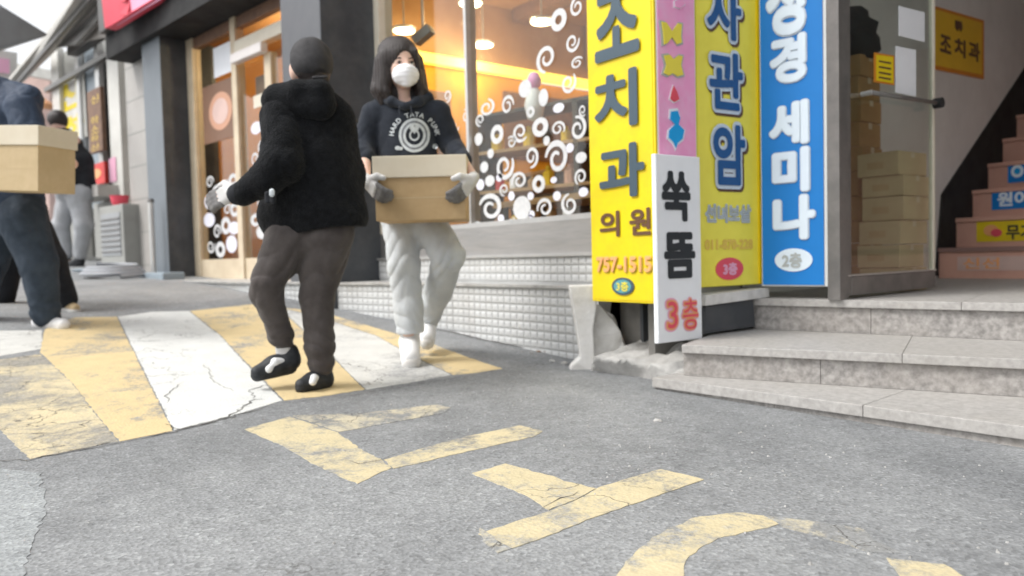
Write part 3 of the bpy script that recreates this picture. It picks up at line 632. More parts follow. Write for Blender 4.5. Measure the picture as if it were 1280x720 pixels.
ds('door_closer', 306, 345, DW.uv(306, 78)[1] - .02, DW.uv(306, 78)[1] + .075, .04, .12, 'bag_white', bevel=.01)
dp1 = ds('window_pane', 250, 298, FL + .22, TOPW - .12, -.004, .004, 'glass'); dp2 = ds('window_pane', 304, 338, FL + .22, TOPW - .5, -.004, .004, 'glass'); ds('window_pane', 346, 372, FL, TOPW - .5, -.004, .004, 'glass')
def dq(name, x0, y0, x1, y1, n, m, cat=None, label=None, t=.01, parent=None):
    o = slab(name, DW, *pxbox(DW, x0, y0, x1, y1), n, n + t, M[m], parent); return tag(o, label, cat)
dq('paper_notice', 268, 56, 290, 94, .007, 'paper', 'notice', 'white paper notice taped to the upper glass of the shop door', t=.003)
po = dq('poster', 255, 102, 296, 176, .007, 'poster_brown', 'poster', 'brown poster with a round pinkish disc on the door glass', t=.004)
oval(DW, 277, 139, 15, 24, .012, .015, M['poster_disc'], po, 'poster_disc'); oval(DW, 277, 139, 10, 16, .0155, .0175, M['bg_pink'], po, 'poster_disc')
dq('menu_sign', 316, 92, 338, 118, -.05, 'frame_brown', 'sign', 'small brown board hanging inside the shop door', t=.02)
dq('paper_notice', 318, 118, 332, 134, .007, 'frame_cream', 'notice', 'cream slip stuck on the shop door beside the man in black', t=.003)
for i, (x, y) in enumerate([(263, 228), (272, 240), (263, 252), (284, 232), (292, 225), (262, 275), (272, 290), (283, 282), (293, 285), (264, 308), (276, 312), (290, 305), (285, 262), (294, 262), (318, 230), (326, 252), (320, 275), (328, 290), (319, 200), (329, 185), (321, 160)]):
    sticker(['s', 'ring', 'dot'][i % 3], x, y, 5 + i % 3, 8 + i % 4, flip=(-1) ** i, rot=i, wall=DW, pane=dp1 if x < 300 else dp2)
# pole on a flat base before the dark pillar
pb = gpt(236, 334); pb = DW.pt(du(236), 0, .45); pb.z = FL
st = empty('door_stand', tuple(pb), DW.rz, 'thin pale metal pole on a long grey foot before the dark pillar', 'stand')
MB().b(-.35, .55, -.12, .12, 0, .09).build('foot', M['bg_blue'], st, .02); MB().tube((.0, 0, .09), (0, 0, .88), .03).build('pole', M['alu'], st); MB().tube((0, 0, .88), (0, 0, .92), .04, .03).build('cap', M['alu_dark'], st)

# ------------------------------------------------------------------ neighbouring shop on the left, awnings and far buildings
nb = empty('corner_shop', tuple(DW.pt(du(110), 0, 0)), 0, 'pale neighbouring shop with silver window frames left of the dark pillar', 'building')
BW = Wall(*(DW.pt(0, 0, -.25))[:2], 1, .167)
def bs(name, x0, y0, x1, y1, n0, n1, m, parent=nb):
    return slab(name, BW, *pxbox(BW, x0, y0, x1, y1), n0, n1, M[m], parent)
bs('wall', 62, 40, 184, 345, -.4, -.2, 'bg_grey'); bs('pipe_column', 149, 40, 163, 322, 0, .12, 'bg_light'); bs('wall_panel', 66, 60, 75, 210, -.1, 0, 'bg_light')
bs('window_frame', 74, 55, 100, 320, -.2, -.08, 'bg_grey'); bs('window_pane', 101, 56, 121, 260, -.12, -.1, 'bg_blue'); bs('window_frame', 97, 50, 101, 322, -.1, -.02, 'alu'); bs('window_frame', 121, 50, 126, 322, -.1, -.02, 'alu')
bs('window_pane', 126, 48, 148, 250, -.14, -.12, 'alu_dark'); bs('crossbar', 60, 86, 148, 92, 0, .08, 'alu_dark'); bs('lintel', 96, 40, 160, 52, 0, .15, 'eave_dark'); bs('counter_wall', 120, 252, 148, 322, -.12, .02, 'bg_grey')
def pxsign(name, x0, y0, x1, y1, n, t, m, label, cat):
    o = bs(name, x0, y0, x1, y1, n, n + t, m, None); return tag(o, label, cat)
sg = pxsign('window_sign', 64, 92, 101, 178, -.075, .004, 'bg_light', 'tall yellow lettered sign 신하 on the corner shop window', 'sign')
letters('신', BW, pxbox(BW, 66, 100, 97, 137), -.070, M['sign_yellow'], sg, off=.045); letters('하', BW, pxbox(BW, 74, 142, 100, 173), -.070, M['sign_yellow'], sg, off=.045)
sg = pxsign('hanging_sign', 118, 112, 135, 191, .03, .06, 'frame_brown', 'narrow brown vertical sign with small yellow marks on the corner shop', 'sign')
for k_, (yy, hh) in enumerate([(120, 10), (146, 10), (158, 10), (170, 8), (181, 8)]): letters('신하소하신'[k_], BW, pxbox(BW, 122, yy, 132, yy + hh), .092, M['ink_ochre'], sg)
rs = pxsign('red_sign', 120, 205, 140, 231, .05, .05, 'red_plastic', 'small red board with an orange centre on the corner shop counter', 'sign'); oval(BW, 129, 218, 7, 6, .102, .106, M['ink_orange'], rs, 'disc')
pxsign('pink_strip', 149, 198, 157, 228, .125, .01, 'ink_pink', 'narrow pink strip notice on the white column', 'notice')
ctr = pxsign('counter_top', 122, 236, 160, 250, .05, .35, 'pillar_stone', 'pale street counter below the red board', 'counter')
ac = empty('outdoor_unit', tuple((lambda q: (q.x, q.y, ground(q.x, q.y)))(shifted(BW, .45).pt(shifted(BW, .45).uv(152, 300)[0], 0))), BW.rz, 'grey louvred outdoor unit standing by the stone pillar', 'outdoor unit')
uw = abs(BW.uv(168, 290)[0] - BW.uv(135, 290)[0]) / 2 * .8
MB().b(-uw, uw, -.12, .2, .03, .85).build('casing', M['bg_grey'], ac, .02); MB().b(-uw * .8, uw * .8, -.13, -.12, .2, .75).build('grille', M['awning_grey'], ac)
for i in range(7): MB().b(-uw * .78, uw * .78, -.14, -.13, .24 + i * .07, .26 + i * .07).build('slat', M['alu_dark'], ac)
for s in (-1, 1): MB().b(s * uw * .7 - .03, s * uw * .7 + .03, -.1, .18, 0, .03).build('foot', M['alu_dark'], ac)
rb = MB().lathe([(.08, 0), (.10, .04), (.115, .12), (.12, .13)], 16).build('red_basin', M['ink_red'], None, loc=(ac.location.x, ac.location.y, ac.location.z + .852)); tag(rb, 'red plastic basin resting on the grey louvred outdoor unit', 'basin')
# hoses and a bag on the road shoulder
def hose(pts, r, name, m, label, cat):
    c = bpy.data.curves.new(name, 'CURVE'); c.dimensions = '3D'; c.bevel_depth = r; c.bevel_resolution = 3; sp = c.splines.new('NURBS'); sp.points.add(len(pts) - 1)
    for i, p in enumerate(pts): sp.points[i].co = (*p, 1)
    sp.use_endpoint_u = True; sp.order_u = 4; o = bpy.data.objects.new(name, c); COL.objects.link(o); bpy.context.view_layer.update()
    me = bpy.data.meshes.new_from_object(o.evaluated_get(bpy.context.evaluated_depsgraph_get())); bpy.data.objects.remove(o)
    me.materials.clear(); return tag(link(name, me, m), label, cat)
hc = gpt(142, 347); pts = []
for i in range(46):
    a = i * .5; r = .42 + .03 * math.sin(i) - i * .003; x, y = hc.x + r * math.cos(a), hc.y + r * .8 * math.sin(a); pts.append((x, y, ground(x, y) + .03 + i * .0025))
hose(pts, .022, 'coiled_hose', M['hose'], 'coil of dark grey hose lying on the road before the outdoor unit', 'hose')
mt_ = gpt(150, 338); mb = MB().lathe([(.55, 0), (.56, .02), (.5, .035), (.02, .04)], 28).build('round_mat', M['bg_blue'], None, loc=(mt_.x, mt_.y, mt_.z + .002)); tag(mb, 'flat round grey cover on the ground by the outdoor unit', 'cover')
# awnings above, top left
def quad(name, pts, th, m, parent=None, label=None, cat=None):
    a = [P(*p) for p in pts]; nn = (a[1] - a[0]).cross(a[2] - a[0]).normalized() * th
    b = MB().prism(a, nn)
    if parent: b.v = [tuple(Vector(v) - parent.location) for v in b.v]
    return tag(b.build(name, M[m], parent), label, cat)
aw = quad('grey_awning', [(-60, -35, 8.6), (0, 12, 9), (56, 46, 10), (0, 64, 9), (-60, 80, 8.2)], .05, 'awning_grey', label='flat grey awning reaching in over the street from the left', cat='awning')
ea = empty('eave', tuple(P(80, 40, 12)), 0, 'long pale eave slanting down over the corner shop', 'eave')
quad('eave_board', [(6, 104, 15), (22, 106, 15), (140, -12, 9.5), (96, -12, 9.5), (52, 48, 12)], .08, 'eave_light', ea)
quad('gutter', [(17, 104, 14.5), (21, 104, 14.5), (121, -12, 9.3), (114, -12, 9.3)], .08, 'eave_dark', ea)
quad('eave_board', [(66, 60, 12.5), (150, 44, 10), (150, -12, 9.6), (124, -12, 9.6)], .06, 'eave_grey', ea)
quad('eave_beam', [(74, 60, 12), (100, 56, 11), (165, -12, 9), (146, -12, 9)], .06, 'alu_dark', ea)
quad('soffit', [(150, 38, 9.9), (205, 52, 9.0), (300, -12, 7.6), (300, -60, 7.6), (150, -60, 9.5)], .08, 'eave_dark', ea)
fb = empty('far_building', tuple(P(20, 200, 30)), 0, 'hazy pinkish building at the far end of the street', 'building')
quad('wall', [(-120, 60, 32), (62, 96, 30), (62, 345, 30), (-120, 345, 32)], 2, 'bg_pink', fb); quad('roof', [(-120, 50, 29), (66, 88, 29), (66, 100, 29), (-120, 66, 29)], .4, 'bg_light', fb)
for (x0, y0, x1, y1) in [(-40, 130, -15, 180), (0, 120, 20, 175), (32, 125, 50, 180)]: quad('window', [(x0, y0, 29.6), (x1, y0, 29.6), (x1, y1, 29.6), (x0, y1, 29.6)], .1, 'bg_blue', fb)
ps = quad('pale_pink_sign', [(-60, 52, 17), (22, 66, 18), (20, 108, 18), (-60, 104, 17)], .1, 'bg_light', label='washed out pink and white street sign beneath the grey awning', cat='sign')
ps2 = quad('pink_band', [(-4, 72, 17.4), (12, 74, 17.8), (12, 92, 17.8), (-4, 90, 17.4)], .05, 'ink_pink', ps)
qd = quad('orange_parasol', [(22, 118, 13), (36, 114, 13), (58, 128, 13), (50, 133, 13), (24, 131, 13)], .3, 'ink_orange', label='small orange canopy far down the street', cat='canopy')
# red and pink sign box at the top
rsx = quad('red_shop_sign', [(137, -25, 8.6), (144, 38, 8.6), (150, 36, 8.55), (212, -2, 8.0), (245, -25, 7.9)], .12, 'ink_red', label='pink and red shop sign box cut by the top edge over the stone pillar', cat='sign')
quad('sign_face', [(140, -25, 8.45), (147, 32, 8.45), (206, -3, 7.9), (236, -25, 7.8)], .01, 'ink_pink', rsx)
for i, (x, y, r) in enumerate([(156, 12, 7), (166, 4, 6), (178, 3, 7), (154, -4, 6), (190, -6, 6)]): quad('lettering', [(x - r, y - r, 8.3), (x + r, y - r - 3, 8.25), (x + r * .4, y + r, 8.25), (x - r, y + r * .7, 8.3)], .01, 'ink_red', rsx)
# stone blocks of the pillar
for i in range(9): slab('block_joint', DW, shifted(DW, .12).uv(161, 200)[0], .0 + i * .42, ul - .004, .012 + i * .42, .116, .123, M['bg_grey'], bld)

# ------------------------------------------------------------------ corner beneath the signs: dark recess, white post, broken concrete
cn = empty('recessed_wall', (-2.6, 2.6, -.56), 0, 'dirty recessed base under the yellow signs with grey panels', 'wall base')
def cb(name, m, *a, **k): return bb(name, M[m], *a, parent=cn, **k)
cb('back_panel', 'grey_panel', -2.80, -2.38, 2.84, 2.9, -.7, -.17); cb('back_panel', 'dark_panel', -2.62, -2.60, 2.80, 2.85, -.6, -.2); cb('side_panel', 'grey_panel', -2.40, -2.36, 2.62, 3.3, -.7, -.02)  # recess lined with dark grey panels, paler dirt blotches on the larger ones
cb('pier_wall', 'plaster_white', -2.80, -2.33, 2.64, 3.26, -.10, 3.4)
def lump(name, pts_r, m, parent, seed, squash=.6, label=None, cat=None):
    r_ = random.Random(seed); bm = bmesh.new()
    for (c, r) in pts_r:
        g = bmesh.ops.create_icosphere(bm, subdivisions=2, radius=r)
        for v in g['verts']:
            d = 1 + r_.uniform(-.22, .22); v.co = Vector((v.co.x * d * 1.25, v.co.y * d, v.co.z * d * squash)) + Vector(c)
    me = bpy.data.meshes.new(name); bm.to_mesh(me); bm.free(); return tag(link(name, me, m, parent), label, cat)
base = gpt(735, 462)
wp = empty('white_post', tuple(base), 0, 'white plastered stub post at the tile corner, flared at its foot', 'post')
q = [(-.085, .42), (.055, .42), (.048, .30), (.030, .2), (.035, .05), (.085, .02), (.09, -.02), (-.10, -.02), (-.08, .02), (-.035, .06), (-.055, .22)]
PW = Wall(base.x, base.y, RH.x, RH.y); b = MB(); b.prism([PW.pt(u, z + base.z, 0) - base for u, z in q], PW.n * -.10)
b.build('post_body', M['plaster_white'], wp, .008)
PB = shifted(PW, -.06)
bk = MB(); bk.prism([PB.pt(*PB.uv(x_, y_)) for x_, y_ in [(734, 452), (786, 446), (780, 424), (768, 398), (752, 384), (738, 381)]], PB.n * -.16)
me_ = bk.mesh('chipped_block'); bm = bmesh.new(); bm.from_mesh(me_); bmesh.ops.subdivide_edges(bm, edges=bm.edges, cuts=4, use_grid_fill=True); bmesh.ops.triangulate(bm, faces=bm.faces)
for v in bm.verts: v.co += Vector((math.sin(v.co.z * 60 + v.co.x * 31), math.sin(v.co.x * 47 + v.co.z * 23), math.cos(v.co.x * 53))) * .008
bm.to_mesh(me_); bm.free(); tag(link('chipped_block', me_, M['plaster_white']), 'rough chipped whitewashed block between the white post and the grey panels', 'block')
cm_ = gpt(800, 462)
cs = []
b = MB()
top_px = [(742, 452), (775, 437), (812, 433), (856, 440), (860, 462), (850, 472), (800, 470), (748, 466)]
def rim(px, py, z): q_ = hitz(px, py, z); return q_
TP = [gpt(740, 462), gpt(800, 471), gpt(848, 478)]
mm_ = MB(); outer = [(738, 462), (760, 466), (800, 471), (832, 478), (858, 482)]
inner_z = -.50; pts_o = [gpt(*p) for p in outer]; pts_t = [hitz(p[0] + 4, p[1] - 16, -.49 - .01 * i) for i, p in enumerate(outer)]
pts_b = [Vector((p.x - .05, 2.86, -.44)) for p in pts_t]
V = [p - Vector((0, 0, .03)) for p in pts_o] + pts_t + pts_b; n = len(outer)
F = [(i, i + 1, n + i + 1, n + i) for i in range(n - 1)] + [(n + i, n + i + 1, 2 * n + i + 1, 2 * n + i) for i in range(n - 1)] + [(0, n, 2 * n), (n - 1, 2 * n - 1, 3 * n - 1)]
bm = bmesh.new(); me = bpy.data.meshes.new('concrete_slab'); me.from_pydata([tuple(v) for v in V], [], F); bm.from_mesh(me); bmesh.ops.subdivide_edges(bm, edges=bm.edges, cuts=5, use_grid_fill=True)
for v in bm.verts:
    s_ = math.sin(v.co.x * 37 + v.co.y * 19) * math.cos(v.co.y * 41 + v.co.z * 53); v.co += Vector((.3, -.4, 1)) * .014 * s_ + Vector((0, 0, .008 * math.sin(v.co.x * 90)))
bmesh.ops.recalc_face_normals(bm, faces=bm.faces); bm.to_mesh(me); bm.free(); me.polygons.foreach_set('use_smooth', [True] * len(me.polygons))
tag(link('broken_concrete', me, M['concrete']), 'broken grey concrete apron at the foot of the yellow signs', 'concrete')
RL = ['largest white rubble lump, at the foot of the white post', 'small grey rubble lump left of the white post', 'white rubble lump between post and concrete apron', 'grey rubble lump on the front rim of the concrete apron', 'tiny white rubble lump far left along the tiled wall base',
      'grey rubble lump by the left end of the lowest step', 'white rubble lump touching the lowest step corner', 'lone pale grey stone lying flat on the open asphalt', 'small white rubble lump just left of the largest one', 'tiny grey rubble lump against the tiled wall', 'tiny white stone near the lowest granite step']
for i, (x, y, r) in enumerate([(726, 458, .035), (705, 455, .016), (752, 460, .03), (768, 464, .022), (690, 452, .012), (822, 474, .018), (842, 484, .014), (822, 527, .012), (715, 461, .014), (664, 441, .010), (1098, 530, .006)]):
    o = lump('rubble', [((0, 0, r * .3), r), ((r * .9, r * .2, r * .2), r * .6)], M['plaster_white'] if i % 2 == 0 else M['concrete'], None, i); o.location = gpt(x, y)
    tag(o, RL[i], 'rubble', 'rubble lumps along the wall base')
seam([(540, 410), (600, 424), (660, 436), (716, 442), (724, 452)], .004, .014, 'dirt_line', .003)
lump('leaf_litter', [((0, 0, 0), .02), ((.04, -.02, 0), .015), ((.09, .0, 0), .018)], M['ink'], None, 90, .3, 'small brown litter caught at the foot of the tiled wall', 'litter').location = gpt(672, 438)

# ------------------------------------------------------------------ signs
def sign(name, wall, x0, x1, ytop, ybot, n0, n1, face, label, edge='frame_white', rim_=.012):
    bxs = pxbox(wall, x0, ytop, x1, ybot); wbot = min(wall.uv(x0, ybot)[1], 9)
    t = empty(name, tuple(wall.pt((bxs[0] + bxs[2]) / 2, wbot, n0)), 0, label, 'sign', 'tall signs beside the entrance')
    slab('sign_box', wall, bxs[0], wbot, bxs[2], ytop_w(wall, x0, ytop), n0, n1, M[edge], t, .004)
    slab('sign_face', wall, bxs[0] + rim_, wbot + rim_, bxs[2] - rim_, ytop_w(wall, x0, ytop) - rim_, n1, n1 + .003, M[face], t)
    return t
def ytop_w(wall, x, y): return wall.uv(x, y)[1]
S1 = Wall(-2.3, 2.50, 1, 0)
s1 = sign('yellow_dental_sign', S1, 731.5, 815, -330, 376, -.035, -.01, 'sign_yellow', 'yellow vertical sign reading 조치과 의원 with dark letters, left end of the row', 'sign_yellow')
def glyph_on(wall, s, x0, y0, x1, y1, n, m, parent, off=0, thick=.004, core=None): return letters(s, wall, pxbox(wall, x0, y0, x1, y1), n, M[m], parent, off, thick, core=core)
glyph_on(S1, '조', 743, -16, 799, 72, -.004, 'ink_slate', s1, .035, .012); glyph_on(S1, '치', 743, 90, 797, 161, -.004, 'ink_slate', s1, .035, .012); glyph_on(S1, '과', 749, 180, 806, 247, -.004, 'ink_slate', s1, .035, .012)
glyph_on(S1, '의', 749, 264, 774, 296, -.004, 'ink_brown', s1, .03); glyph_on(S1, '원', 786, 260, 813, 294, -.004, 'ink_brown', s1, .03)
glyph_on(S1, '757-1515', 745, 320, 815, 341, -.004, 'ink_ochre', s1, .06); glyph_on(S1, '757-1515', 746, 321, 814, 340, -.0, 'ink_orange', s1, .03)
oval(S1, 778, 358, 14, 11, -.006, -.001, M['ink_slate'], s1); oval(S1, 778, 358, 11, 8.5, -.0008, .001, M['ink_teal'], s1); glyph_on(S1, '3층', 771, 352, 786, 364, .0015, 'ink_mustard', s1, .02)
# side faces: pink sign, white sign, second yellow sign
S2 = Wall(-2.30, 2.6, .10, 1); S3 = Wall(-2.195, 2.6, .06, 1)
s2 = sign('pink_sign', Wall(-2.232, 2.6, .05, 1), 819, 868, -330, 300, -.03, 0, 'sign_pink', 'pink sign with small yellow and blue figures, directly above the white sign', 'frame_white', .008)
W2 = Wall(-2.232, 2.6, .05, 1)
def pshape(pts, n, m, parent, wall=W2, t=.004): return wpoly('figure', wall, [wall.uv(x, y) for x, y in pts], n, n + t, M[m], parent)
def blob(pts, out, n, cols_):
    cx = sum(p[0] for p in pts) / len(pts); cy = sum(p[1] for p in pts) / len(pts)
    pshape([(cx + (x - cx) * 1.22, cy + (y - cy) * 1.16) for x, y in pts], n, cols_[0], s2); pshape(pts, n + .005, cols_[1], s2)
blob([(825, 28), (831, 29), (838, 40), (845, 30), (850, 31), (849, 46), (850, 54), (844, 56), (838, 47), (832, 55), (828, 56), (827, 42)], 0, .003, ('ink_grey', 'ink_mustard'))
blob([(828, 70), (835, 69), (840, 75), (846, 70), (851, 71), (849, 82), (852, 94), (845, 96), (839, 92), (834, 95), (828, 92), (831, 82)], 0, .003, ('ink_grey', 'ink_mustard'))
blob([(840, 108), (844, 115), (847, 125), (841, 128), (836, 124), (838, 115)], 0, .003, ('sign_white', 'ink_red'))
blob([(837, 140), (845, 139), (848, 148), (846, 156), (853, 163), (851, 174), (845, 179), (843, 185), (840, 178), (834, 172), (835, 163), (842, 156), (836, 150)], 0, .003, ('sign_white', 'ink_cyan'))
blob([(842, 2), (850, -2), (854, 6), (848, 11), (842, 9)], 0, .003, ('sign_white', 'sign_pink'))
s3 = sign('white_sign', S3, 820, 876, 192, 430, -.02, 0, 'sign_white', 'white vertical sign reading 쑥뜸 3층, hanging lowest in the row', 'sign_white', .004)
glyph_on(S3, '쑥', 826, 214, 862, 277, .004, 'ink_black', s3, .045); glyph_on(S3, '뜸', 829, 290, 868, 348, .004, 'ink_black', s3, .045)
for off_, m_, n_ in ((.10, 'ink_pink', .0035), (.055, 'ink_orange', .006), (.005, 'ink_red', .009)):
    glyph_on(S3, '3', 831, 374, 847, 413, n_, m_, s3, off_, .002, core=.06); glyph_on(S3, '층', 851, 372, 872, 413, n_, m_, s3, off_ * .8, .002, core=.05)
s4 = sign('yellow_shrine_sign', S2, 868, 953, -330, 360, -.05, 0, 'sign_yellow2', 'bright yellow sign reading 사관암 in outlined navy letters, next to the blue sign', 'sign_yellow2', .004)
slab('sign_edge', S2, S2.uv(946, 200)[0], S2.uv(900, 357)[1], S2.uv(951, 200)[0], S2.uv(900, -300)[1], .003, .012, M['sign_yellow2_edge'], s4)
for ch, bx in (('사', (881, -18, 924, 50)), ('관', (884, 66, 926, 138)), ('암', (889, 156, 929, 232))):
    glyph_on(S2, ch, bx[0] + 2, bx[1] + 3, bx[2] + 3, bx[3] + 3, .004, 'ink_brown', s4, .095, .003, core=.03)
    glyph_on(S2, ch, *bx, .008, 'ink_halo', s4, .09, .004, core=.03); glyph_on(S2, ch, *bx, .0125, 'ink_navy', s4, .032, .004)
glyph_on(S2, '선녀보살', 880, 255, 938, 279, .004, 'ink_halo', s4, .07); glyph_on(S2, '선녀보살', 881, 256, 937, 278, .0085, 'ink_grey', s4, .02)
glyph_on(S2, '011-870-228', 880, 299, 940, 312, .004, 'ink_ochre', s4, .05)
oval(S2, 911, 336, 17, 14, .004, .007, M['ink_red'], s4); glyph_on(S2, '3층', 902, 328, 920, 344, .0075, 'ink_pink', s4, .05)
S5 = Wall(-2.22, 3.22, .32, .075)
s5 = sign('blue_seminar_sign', S5, 947, 1041, -330, 358, -.12, -.02, 'frame_white', 'blue sign with white letters reading 성경 세미나, right end of the row', 'frame_white', .002)
bxs = pxbox(S5, 949, -300, 1027, 356); slab('sign_face', S5, bxs[0], S5.uv(952, 356)[1], bxs[2], bxs[3], -.016, -.012, M['sign_blue'], s5)
for ch, bx in (('성', (957, -42, 1006, 44)), ('경', (962, 44, 1007, 103)), ('세', (961, 127, 1010, 181)), ('미', (965, 185, 1011, 240)), ('나', (966, 244, 1018, 299))):
    glyph_on(S5, ch, *bx, -.011, 'ink_halo', s5, .07, .004, core=.045); glyph_on(S5, ch, *bx, -.0065, 'ink_white', s5, .045, .004)
oval(S5, 991, 325, 24, 14.5, -.011, -.007, M['ink_white'], s5); glyph_on(S5, '2층', 977, 316, 1002, 335, -.0065, 'ink_grey', s5, .04)

# ------------------------------------------------------------------ granite entrance steps
es = empty('entrance_steps', tuple(gpt(1100, 525)), 0, 'speckled beige granite entrance steps, three treads fanning to the right', 'steps')
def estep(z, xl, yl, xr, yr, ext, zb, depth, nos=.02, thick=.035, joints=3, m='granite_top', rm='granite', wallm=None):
    a = hitz(xl, yl, z); c = hitz(xr, yr, z); d = (c - a).normalized(); a = Vector((a.x, a.y, 0)); c = Vector((c.x, c.y, 0)) + Vector((d.x, d.y, 0)) * ext
    W_ = Wall(a.x, a.y, d.x, d.y); Lk = (c - a).length
    for i in range(joints):                 # treads: slabs with open joints
        u0, u1 = Lk * i / joints + (.0007 if i else 0), Lk * (i + 1) / joints - .0007
        b = MB(); b.prism([W_.pt(u0, z - thick, 0), W_.pt(u1, z - thick, 0), W_.pt(u1, z - thick, -depth), W_.pt(u0, z - thick, -depth)], (0, 0, thick)); b.v = [tuple(Vector(v) - es.location) for v in b.v]
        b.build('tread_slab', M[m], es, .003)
    offs = .37
    k_ = 0; u0 = 0
    while u0 < Lk:                           # riser panels
        u1 = min(Lk, u0 + (.9 if k_ else .55)); b = MB(); b.prism([W_.pt(u0 + .001, zb, -nos), W_.pt(u1 - .001, zb, -nos), W_.pt(u1 - .001, z - thick - .002, -nos), W_.pt(u0 + .001, z - thick - .002, -nos)], W_.n * -.04)
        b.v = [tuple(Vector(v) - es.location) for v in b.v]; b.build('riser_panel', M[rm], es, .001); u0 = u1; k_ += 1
    b = MB(); b.prism([W_.pt(.01, zb - .1, -nos - .041), W_.pt(Lk - .01, zb - .1, -nos - .041), W_.pt(Lk - .01, z - thick - .003, -nos - .041), W_.pt(.01, z - thick - .003, -nos - .041)], W_.n * -(depth - .08))
    b.v = [tuple(Vector(v) - es.location) for v in b.v]; b.build('step_core', M['concrete'], es)
    return W_, Lk
estep(-.530, 815, 472, 1280, 533, 1.3, -.75, .62, nos=.015, thick=.04, joints=3)
estep(-.395, 852, 431, 1280, 449, 1.3, -.529, .80, joints=3)
L1W, L1L = estep(-.240, 939, 373, 1280, 379, 1.6, -.394, .90, joints=3)
# side of the steps beside the white sign: ledge and dark box
T = Wall(-2.215, 2.6, .02, 1)
tb_ = wpoly('dark_box', T, [T.uv(882, 384), T.uv(941, 374), T.uv(944, 408), T.uv(881, 417)][::-1], -.08, .0, M['dark_panel'], None); tag(tb_, 'dark slate box fixed under the white ledge, right of the white sign', 'box')
lg = wpoly('stone_ledge', T, [T.uv(878, 369), T.uv(957, 360), T.uv(957, 371), T.uv(878, 382)][::-1], -.12, .02, M['plaster_white'], None); tag(lg, 'pale stone ledge under the bright yellow sign', 'ledge')

# ------------------------------------------------------------------ entrance hall
eh = empty('entrance_hall', (-1.5, 4.5, -.24), 0, 'pale walled stairwell hall behind the steps', 'hall')
def hb(name, m, *a, **k): return bb(name, M[m], *a, parent=eh, **k)
HX = -2.50
hb('floor', 'granite_top', HX, .6, 3.98, 6.3, -.30, -.243); hb('floor', 'granite_top', HX, -2.05, 3.30, 3.98, -.30, -.2445)
hb('wall', 'wall_grey', HX - .09, HX, 3.27, 10, -.3, 4.6); hb('wall', 'wall_grey', .6, .8, 3.4, 10, -.7, 4.6); hb('wall', 'wall_grey', HX, .6, 9.6, 9.8, -.3, 4.6)
hb('lintel_wall', 'bg_grey', -2.3, .6, 3.42, 3.6, 2.9, 5); hb('ceiling', 'wall_grey', HX, .6, 3.6, 9.6, 4.6, 4.7)
hb('front_wall', 'bg_grey', .6, 3.5, 3.2, 3.4, -.7, 5)
# dark painted stringer on the wall
HW = Wall(HX, 5, 0, 1)
wpoly('stringer', HW, [HW.uv(*p) for p in [(1168, 345), (1176, 243), (1290, 70), (1400, -140), (1400, 345)]][::-1], 0, .012, M['black_trim'], eh)
# staircase
stc = empty('staircase', (-2.4, 5.9, -.243), 0, 'dusty pink stone staircase climbing to the right inside the hall', 'staircase')
zs = [-.243, -.035]; yy = 5.90
ry = [345, 308, 272, 233, 198, 166, 137, 108]
y0 = 5.90
for i in range(11):
    if i == 0: Yi = 5.9
    Yi = 5.9 + .30 * i
    zb = -.243 + .225 * i; zt = zb + .225
    bq = MB().b(HX + .013 - stc.location.x, .55 - stc.location.x, Yi - 5.9, Yi - 5.9 + (.6 if i < 10 else 2), zb + .243 - (0.3 if False else 0), zt + .243 - .032); bq.build('riser', M['stair_pink'], stc)
    MB().b(HX + .013 - stc.location.x, .55 - stc.location.x, Yi - 5.9 - .02, Yi - 5.9 + .62, zt + .243 - .031, zt + .243).build('tread', M['stair_nose' if i == 0 else 'stair_pink'], stc, .004)
def stair_sticker(i, x0, y0, x1, y1, m, label):
    W_ = Wall(-2, 5.9 + .30 * i, 1, 0); return W_, tag(slab('stair_sticker', W_, *pxbox(W_, x0, y0, x1, y1), .001, .004, M[m], None), label, 'sticker')
W_, s_ = stair_sticker(0, 1197, 320, 1330, 338, 'bg_pink', 'faded peach sticker on the lowest stair riser'); letters('신선', W_, pxbox(W_, 1204, 322, 1250, 336), .005, M['ink_orange'], s_, .02, .002)
W_, s_ = stair_sticker(1, 1221, 275, 1330, 301, 'sign_yellow', 'yellow sticker with orange fruit on the second stair riser'); oval(W_, 1239, 288, 9, 7, .005, .007, M['ink_orange'], s_); oval(W_, 1246, 291, 7, 5, .0075, .009, M['ink_red'], s_); letters('무기', W_, pxbox(W_, 1258, 280, 1292, 299), .005, M['ink_black'], s_, .03, .002)
W_, s_ = stair_sticker(2, 1240, 234, 1330, 260, 'sign_blue', 'blue sticker reading 원어민 on the third stair riser'); letters('원어민', W_, pxbox(W_, 1247, 238, 1310, 257), .005, M['ink_white'], s_, .04, .002)
W_, s_ = stair_sticker(3, 1260, 203, 1330, 226, 'sign_blue', 'blue sticker with a pale round mark on the fourth stair riser'); oval(W_, 1272, 214, 8, 8, .005, .007, M['ink_white'], s_); oval(W_, 1272, 214, 4, 4, .0075, .009, M['ink_cyan'], s_)
# dental sign on the hall wall
ds_ = tag(wpoly('wall_sign', HW, [HW.uv(*p) for p in [(1163, 86), (1228, 99), (1228, 26), (1163, 7)]], .001, .012, M['sign_border'], None), 'amber wall sign reading 조치과 high on the stairwell wall', 'sign')
wpoly('sign_face', HW, [HW.uv(*p) for p in [(1166, 82), (1225, 94), (1225, 29), (1166, 12)]], .012, .015, M['sign_amber'], ds_)
for ch, bx in (('조', (1172, 45, 1186, 67)), ('치', (1190, 49, 1204, 72)), ('과', (1208, 53, 1222, 77))): letters(ch, HW, pxbox(HW, *bx), .016, M['ink_brown'], ds_, .04, .002)
wpoly('tooth_mark', HW, [HW.uv(*p) for p in [(1191, 26), (1199, 28), (1200, 36), (1198, 41), (1196, 36), (1194, 40), (1191, 35)]][::-1], .016, .019, M['ink_brown'], ds_)
